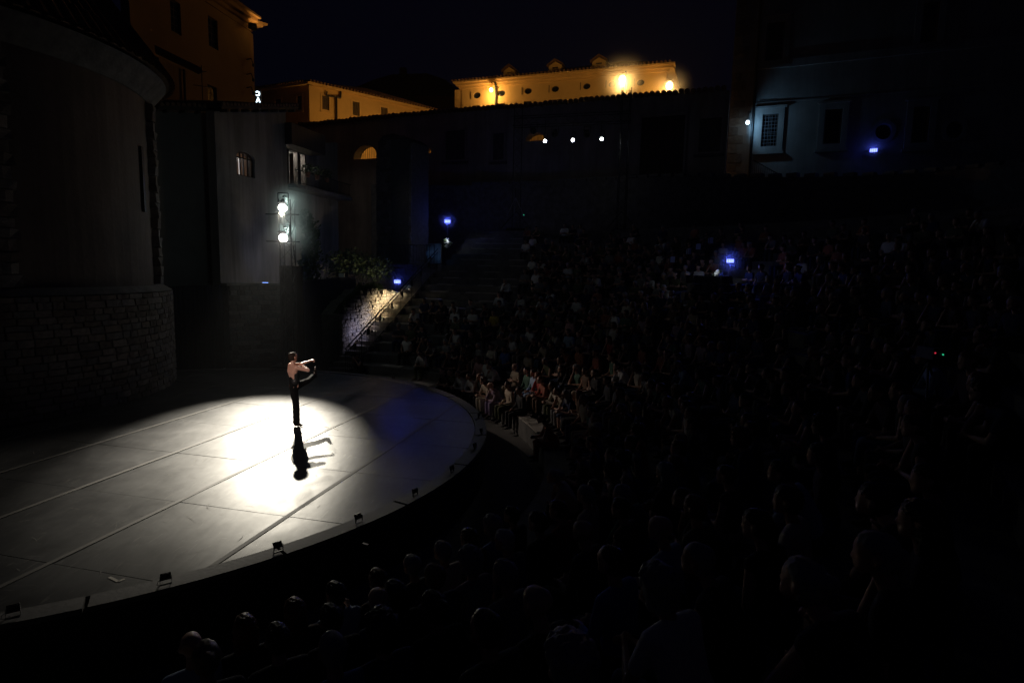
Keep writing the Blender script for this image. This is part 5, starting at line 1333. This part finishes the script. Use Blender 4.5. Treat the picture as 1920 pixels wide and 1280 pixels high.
u_ = Wpal.hit(1413, 200)[0]; obj('downpipe', [tube(Wpal.P(u_, ZUP, .14), Wpal.P(u_, zTop, .14), .08, 8)], IRON, pal)
obj('cable', [tube(Wpal.P(Wpal.hit(1424, 195)[0], z2+.12, .04), Wpal.P(Wpal.hit(1520, 188)[0], Wpal.hit(1520, 186)[1], .04), .02, 5)], IRON, pal)
zz = ZUP; k = 0
while zz < zTop-.6:
    h = rnd.uniform(.5, .66); wq = .95 if k % 2 else .6; k += 1
    if not (z1-.3-h < zz < z1+.22): inst('quoin', stone_mesh(k % 6, STONES_V[k % 3]), pal, Wpal.M(uA+wq/2+.02, zz+h/2, .01) @ Matrix.Diagonal((wq, .16, h-.02, 1)))
    zz += h
# end wall of the palace turning away
ep = Wpal.P(uA, 0); obj('end_wall', [prism([(0, ZUP-1.5), (1, ZUP-1.5), (1, zTop), (0, zTop)], lambda t, z: Vector((ep.x*(1+.25*t)+.25, (ep.y+.56)*(1+.25*t), z)), lambda t, z: Vector((ep.x*(1+.25*t)+.7, (ep.y+.56)*(1+.25*t), z)))], PALACE_PL, pal)
cl = onD(1402, 230, Wpal.P(Wpal.hit(1402, 230)[0], 0).y-.9)
t = thing('wall_lamp', 'cold white wall lamp at the corner of the dark palace', 'wall lamp', cl)
obj('bulb', [ball((0, 0, 0), .11, 10, 8)], emis('cold_bulb', (.7, .88, 1), 14), t, True)
obj('hood', [tube((0, 0, .12), (0, 0, .2), .18, 12, .08)], IRON, t); obj('arm', path([(0, 0, .2), (.05, .1, .7), (.35, .5, .85), (.45, .88, .8)], .025, 6), IRON, t)
lamp_light('wall_lamp_light', 'SPOT', cl+Vector((.14, -.02, -.05)), (.26, .60, 1), 55, size=.08, target=cl+Vector((3.0, .5, .0)), spot=150, blend=.5)
# outside stair with a railing at the foot of the palace
pr = thing('palace_stair_railing', 'sloping iron railing at the foot of the dark palace', 'railing')
A_ = onD(1412, 300, 37.5); B_ = onD(1466, 330, 36.6); g0 = Vector((0, 0, -1))
obj('handrail', [tube(A_, B_, .025, 6), tube(A_+g0*.9, B_+g0*.9, .02, 6)], IRON, pr)
for i in range(15): obj('baluster', [tube(A_.lerp(B_, i/14), A_.lerp(B_, i/14)+g0*.95, .012, 5)], IRON, pr)
obj('stair', [prism([(0, 0), (1, 0), (1, 1), (0, 1)], lambda s, t_: A_.lerp(B_, s)+g0*(.95+t_*1.2)+Vector((0, .02, 0)), lambda s, t_: A_.lerp(B_, s)+g0*(.95+t_*1.2)+Vector((.2, 1.4, 0)))], STONE2, pr)

#TRUSS
# ---- lighting trusses
def truss(p, q, w_, parent, name, step=.5, up=None):
    p, q = Vector(p), Vector(q); d = (q-p).normalized(); L_ = (q-p).length
    x = (Vector((0, 0, 1)) if abs(d.z) < .9 else Vector((1, 0, 0))).cross(d).normalized(); y = d.cross(x)
    cs = [x*w_/2+y*w_/2, -x*w_/2+y*w_/2, -x*w_/2-y*w_/2, x*w_/2-y*w_/2]
    fr = obj(name, [tube(p+c, q+c, .025, 6) for c in cs], ALU, parent)
    n = max(2, int(L_/step)); br = []
    for k in range(4):
        c0, c1 = cs[k], cs[(k+1) % 4]
        for i in range(n):
            a, b = p+d*(L_*i/n), p+d*(L_*(i+1)/n)
            br.append(tube(a+(c0 if i % 2 else c1), b+(c1 if i % 2 else c0), .010, 5, None, False))
    obj('brace', br, ALU, fr)['kind'] = 'stuff'
    return fr
def spotlight(name, p, tgt, label, lens_m, group, lit=True, r=.16, L_=.5):
    p, tgt = Vector(p), Vector(tgt); d = (tgt-p).normalized()
    t = thing(name, label, 'spotlight', p, 0, group)
    obj('barrel', [tube(-d*L_, -d*.02, r*.75, 14, r*1.15, True)], BLACK, t)
    s = d.cross(Vector((0, 0, 1))).normalized()
    obj('yoke', [tube(-d*.25+s*(r*1.2), -d*.25+s*(r*1.2)+Vector((0, 0, .42)), .018, 6), tube(-d*.25-s*(r*1.2), -d*.25-s*(r*1.2)+Vector((0, 0, .42)), .018, 6), tube(-d*.25+s*(r*1.2)+Vector((0, 0, .42)), -d*.25-s*(r*1.2)+Vector((0, 0, .42)), .018, 6)], IRON, t)
    obj('lens', [tube(-d*.015, d*.0, r, 20)], lens_m, t)
    e = s.cross(d); obj('barn_door', [([d*.0+s*r*.9+e*r*1.05, d*.0-s*r*.9+e*r*1.05, d*.05-s*r*1.1+e*r*1.75, d*.05+s*r*1.1+e*r*1.75], [(0, 1, 2, 3)])], BLACK, t)
    return t, d
DT = 21.6
base = onD(535, 640, DT); lt_ = thing('lighting_tower', 'black truss lighting tower behind the stage carrying two blazing lamps', 'lighting tower', (base.x, DT+.45, 0))
truss((0, 0, 0), (0, 0, 6.3), .42, lt_, 'tower_frame', .45)
obj('base_plate', [box((0, 0, -.0), (1.2, 1.0, .06))], BLACK, lt_)
for z in (5.75, 4.75): obj('cross_arm', [tube((-.75, -.12, z), (.5, -.12, z), .028, 6)], ALU, lt_)
obj('drape', [box((.0, .3, 1.9), (.9, .05, 3.9))], CLOTH_BLACK, lt_)
obj('cable', path([(.3, -.25, 4.6), (.42, -.28, 3.6), (.3, -.3, 2.4), (.38, -.3, 1.2), (.3, -.3, .05)], .02, 5), IRON, lt_)
DANCE = onz(556, 800); 
lensA = emis('white_lens', (1, 1, .93), 34)
k1 = onD(530, 390, DT); k2 = onD(531, 446, DT)
POOL = onz(530, 800)
for k, p, lb, pw_, sp_, tg in ((0, k1, 'upper blazing white spotlight on the lighting tower', P_KEY, 32, onz(458, 797)), (1, k2, 'lower blazing white spotlight on the lighting tower', P_KEY2, 25, onz(250, 915))):
    t, d = spotlight('stage_spotlight', p, tg+Vector((0, 0, .3)), lb, lensA, 'spotlights on the lighting tower', True, .15)
    obj('clamp', [tube(Vector((0, .1, .42)), Vector((0, .35, .42)), .04, 6)], IRON, t)
    lamp_light('stage_spotlight_light', 'SPOT', p+d*.05, (1, .92, .76), pw_, size=.07, target=tg, spot=sp_, blend=1.).scale = (1, 1, 1) if k == 0 else (2.1, 1, 1)   # the lower lamp has a wide flat beam
lamp_light('front_row_fill_light', 'SPOT', k2+Vector((.35, -.3, -.1)), (1, .82, .70), 850, size=.07, target=onz(900, 690, .8), spot=24, blend=1.)  # added spot without a fixture, brightens the front rows
# rig above the far seats
rig = thing('lighting_rig', 'dark truss goal-post rig above the top rows holding a line of lamps', 'lighting rig')
DR = 37.0
tL, tR = onD(968, 400, DR), onD(1165, 400, DR-1.2)
zb1 = onD(968, 232, DR).z; zb2 = onD(1165, 222, DR-1.2).z
truss((tL.x, tL.y, ZTOP+.25), (tL.x, tL.y, onD(968, 205, DR).z), .5, rig, 'tower_frame', .5)
truss((tR.x, tR.y, ZTOP+.25), (tR.x, tR.y, onD(1167, 178, DR).z), .5, rig, 'tower_frame', .5)
truss((tL.x-.3, tL.y-.3, zb1), (tR.x+.3, tR.y-.3, zb2), .55, rig, 'beam_frame', .55)
for p in (tL, tR):
    obj('outrigger', [tube((p.x, p.y, ZTOP+1.4), (p.x+sx*.95, p.y-.5, ZTOP+.27), .03, 6) for sx in (-1, 1)], ALU, rig); obj('base_plate', [box((p.x, p.y, ZTOP+.28), (1.2, 1.2, .05))], BLACK, rig)
lensB = emis('rig_lens', (.92, .97, 1), 60)
for px, py, lb in ((1022, 265, 'lit lamp under the rig beam beside the orange arched opening'), (1074, 263, 'lit lamp hanging from the middle of the rig beam'), (1128, 261, 'smallest lit lamp hanging at the right end of the rig beam')):
    p = onD(px, py, DR-.8); tg = onz(600, 860)
    t, d = spotlight('rig_spotlight', p, tg, lb, lensB, 'lit lamps under the rig', True, .085, .4)
    obj('hanger', [tube((0, .1, .42), (0, .1, onD(px, 232, DR).z-p.z), .02, 6)], IRON, t)
    lamp_light('rig_spotlight_light', 'SPOT', p+d*.05, (.95, .97, 1), P_TRUSS, size=.08, target=tg, spot=14, blend=.6)
for px, py, lb in ((1040, 252, 'unlit lamp with shiny fins under the rig beam, right of the first lit lamp'), (1000, 246, 'unlit lamp under the rig beam above the orange arched opening'), (1100, 252, 'round unlit lamp between the middle and right lit lamps of the rig')):
    p = onD(px, py, DR-.6); spotlight('unlit_spotlight', p, onz(600, 860), lb, GLASS, 'unlit lamps under the rig', False, .17, .45)
# tripod with green light
tp_ = onD(966, 400, 33.5); zf = ZTOP+.25
tp_ = Vector((tp_.x, tp_.y, onD(966, 404, 33.5).z))
tri = thing('lamp_tripod', 'tripod stand with a tiny green light at the top of the seats', 'tripod', tp_)
for a in (2.6, .4, 4.6): obj('leg', [tube((0, 0, 1.0), (.55*math.cos(a), .5*math.sin(a), 0), .022, 6)], mat('tripod_metal', (.3, .3, .3), .35, metal=.8), tri)
obj('column', [tube((0, 0, .5), (0, 0, 1.5), .03, 8)], IRON, tri); obj('indicator', [ball((.5, .1, .05), .03, 8, 6)], emis('green_led', (.05, 1, .45), .5), tri)
# assumed unseen lamp behind the lens, added to light the dancer's back
fp = Vector((-7.5, -4.5, 9.0)); fh = thing('assumed_spotlight_mast', 'assumed mast with an unseen spotlight behind the near rows', 'spotlight', (fp.x, fp.y, 0))
obj('mast', [tube((0, 0, -.9), (0, 0, 9.5), .06, 8)], ALU, fh); obj('barrel', [tube((0, .1, 9.05), (-.02, .45, 8.85), .13, 12, .17)], BLACK, fh)
lamp_light('assumed_front_light', 'SPOT', fp+Vector((0, .55, -.25)), (1, .80, .70), P_FRONT, size=.15, target=DANCE+Vector((0, 0, 1.2)), spot=9, blend=.8)
# slim tree by the tower and shrubs
tree = thing('slim_tree', 'slim dark tree behind the lighting tower', 'tree', (onD(575, 480, 26.5).x, 26.5, 0))
obj('trunk', path([(0, 0, 0), (.05, 0, 2), (-.05, .1, 4), (.05, 0, 5.4)], .09, 7), BARK, tree)
obj('crown', [leaf_cloud((rnd.uniform(-.3, .3), rnd.uniform(-.3, .3), 3.0+i*.42), .62-.04*i, 220, .16, rnd, (1, 1, 1.4)) for i in range(8)], LEAF, tree)
hb = thing('hedge', 'dark hedge in front of the lower wall beside the ruined tower', 'hedge', (onD(670, 480, 31.5).x, 31.5, 3.2))
obj('foliage', [leaf_cloud((i*.5-1.2, 0, .8+.2*math.sin(i)), .75, 260, .17, rnd) for i in range(6)], LEAF, hb)
# assumed lamps added behind the low wall, washing house and loggia blue
bp_ = Vector((onD(495, 500, 25.2).x, 25.2, 3.0)); bwl = thing('assumed_blue_flood', 'small assumed blue floodlight, unseen behind the stone wing wall', 'floodlight', bp_)
obj('housing', [box((0, 0, 0), (.3, .16, .2))], BLACK, bwl); obj('lens', [box((0, .09, .03), (.26, .012, .16))], emis('blue_lens', (.2, .35, 1), 5), bwl)
lamp_light('assumed_blue_flood_light', 'SPOT', bp_+Vector((.1, .15, .1)), (.18, .32, 1), 22, size=.1, target=bp_+Vector((.6, 2.5, 1.6)), spot=130, blend=.8)
lamp_light('teal_wash_light', 'POINT', Vector((onD(605, 440, 28.5).x, 28.5, 5.2)), (.12, .38, .8), 7, size=.1)  # assumed source without a fixture, added to tint the wall below the loggia
# photographer kneeling by the foot of the stairs
h = cone_hit(676, 665, .8)
person(0, math.radians(75.3), 'camera', ('black', T_), ('black', L_), ('dark', 'short'), skin=1, label='photographer in black raising a camera at the foot of the lit staircase', group=None, yaw=-.5, dr=.5)
po = PEOPLE[-1]['o']; po['label'] = PEOPLE[-1]['label']
Mx = Matrix.Translation(po.location) @ Matrix.Rotation(po.rotation_euler.z, 4, 'Z')
cmr = thing('photo_camera', 'black photo camera held to the eye of the kneeling photographer', 'camera', Mx @ Vector((.0, .27, .80)), po.rotation_euler.z)
obj('camera_body', [box((0, 0, 0), (.14, .07, .10)), box((0, 0, .06), (.06, .06, .035))], BLACK, cmr); obj('lens', [tube((0, .03, 0), (0, .2, -.01), .038, 12, .045)], BLACK, cmr); obj('front_glass', [tube((0, .2, -.01), (0, .204, -.01), .036, 12)], mat('lens_glass', (.3, .28, .2), .1), cmr)
# a white cloth left on the floor in front of the first row
ccp = onz(930, 783, -.93); V = []; F = []
for i in range(9):
    for j in range(6): V.append((ccp.x+(i-4)*.09, ccp.y+(j-2.5)*.08, -.93+.05+.05*noise.noise(Vector((i*.6, j*.7, 2)))))
for i in range(8):
    for j in range(5): F.append((i*6+j, (i+1)*6+j, (i+1)*6+j+1, i*6+j+1))
cw = obj('white_cloth', [(V, F)], FAB['white'], None, True); tag(cw, 'crumpled white cloth on the ground at the feet of the front row', 'cloth')
cw.modifiers.new('thickness', 'SOLIDIFY').thickness = .015
# video camera on a tripod in the dark rows with red and green lights
vc = cone_hit(1742, 668, .9); vp_ = pol(vc[0], vc[1], hz(vc[0]))
v = thing('video_camera', 'video camera on a tripod with red and green lights in the dark right rows', 'camera', vp_)
for a in (0, 2.1, 4.2): obj('leg', [tube((0, 0, .8), (.35*math.cos(a), .35*math.sin(a), -.1), .015, 6)], IRON, v)
obj('camera_body', [box((0, 0, .93), (.14, .34, .16))], BLACK, v); obj('indicator', [ball((-.05, -.18, .95), .012, 6, 4)], emis('red_led', (1, .05, .1), .5), v); obj('indicator', [ball((.06, -.18, .93), .012, 6, 4)], MATS['green_led'], v)

#HAZE AND ADDED HALOS
def puff(p, rad, dens, g=.3):  # lens-glow halo put in as a scattering ball round a lamp
    o = obj('lamp_halo', [ball((0, 0, 0), rad, 24, 16)], None); o.location = p
    m = MATS.get('lamp_halo%g_%g' % (rad, dens))
    if not m:
        m = bpy.data.materials.new('lamp_halo'); m.use_nodes = True; n = m.node_tree; n.nodes.remove(n.nodes['Principled BSDF']); MATS['lamp_halo%g_%g' % (rad, dens)] = m
        v = n.nodes.new('ShaderNodeVolumeScatter'); v.inputs['Anisotropy'].default_value = g
        tc = n.nodes.new('ShaderNodeTexCoord'); ln_ = n.nodes.new('ShaderNodeVectorMath'); ln_.operation = 'LENGTH'; n.links.new(tc.outputs['Object'], ln_.inputs[0])
        mr = n.nodes.new('ShaderNodeMapRange'); mr.interpolation_type = 'SMOOTHERSTEP'; mr.inputs['From Min'].default_value = 0; mr.inputs['From Max'].default_value = rad; mr.inputs['To Min'].default_value = dens; mr.inputs['To Max'].default_value = 0
        n.links.new(ln_.outputs['Value'], mr.inputs['Value']); pw = n.nodes.new('ShaderNodeMath'); pw.operation = 'POWER'; pw.inputs[1].default_value = 2.5; mr.inputs['To Min'].default_value = 1; n.links.new(mr.outputs[0], pw.inputs[0])
        ml = n.nodes.new('ShaderNodeMath'); ml.operation = 'MULTIPLY'; ml.inputs[1].default_value = dens; n.links.new(pw.outputs[0], ml.inputs[0]); n.links.new(ml.outputs[0], v.inputs['Density']); n.links.new(v.outputs[0], n.nodes['Material Output'].inputs['Volume'])
    o.data.materials.append(m); stuff(o)
for p in BLUES: puff(p, 1.1, .32)
for k_ in (k1, k2):
    puff(k_+Vector((0, .75, .05)), 1.7, .8, 0.)
    lamp_light('halo_fill_light', 'POINT', k_+Vector((0, .42, .30)), (.74, 1, .92), 17, size=.1)  # added light that makes the halos round the tower lamps glow
for px, py, D in ((1167, 149, 52), (1255, 161, 60.5)): puff(onD(px, py, D), 3.4, .3)
if HAZE:
    hzb = obj('haze', [box((0, 100, 22), (420, 420, 48))], None)
    hm = bpy.data.materials.new('haze'); hm.use_nodes = True; n = hm.node_tree; n.nodes.remove(n.nodes['Principled BSDF'])
    v = n.nodes.new('ShaderNodeVolumePrincipled'); v.inputs['Color'].default_value = (.9, .93, 1, 1); v.inputs['Density'].default_value = HAZE; v.inputs['Anisotropy'].default_value = .55
    n.links.new(v.outputs[0], n.nodes['Material Output'].inputs['Volume']); hzb.data.materials.append(hm); stuff(hzb)
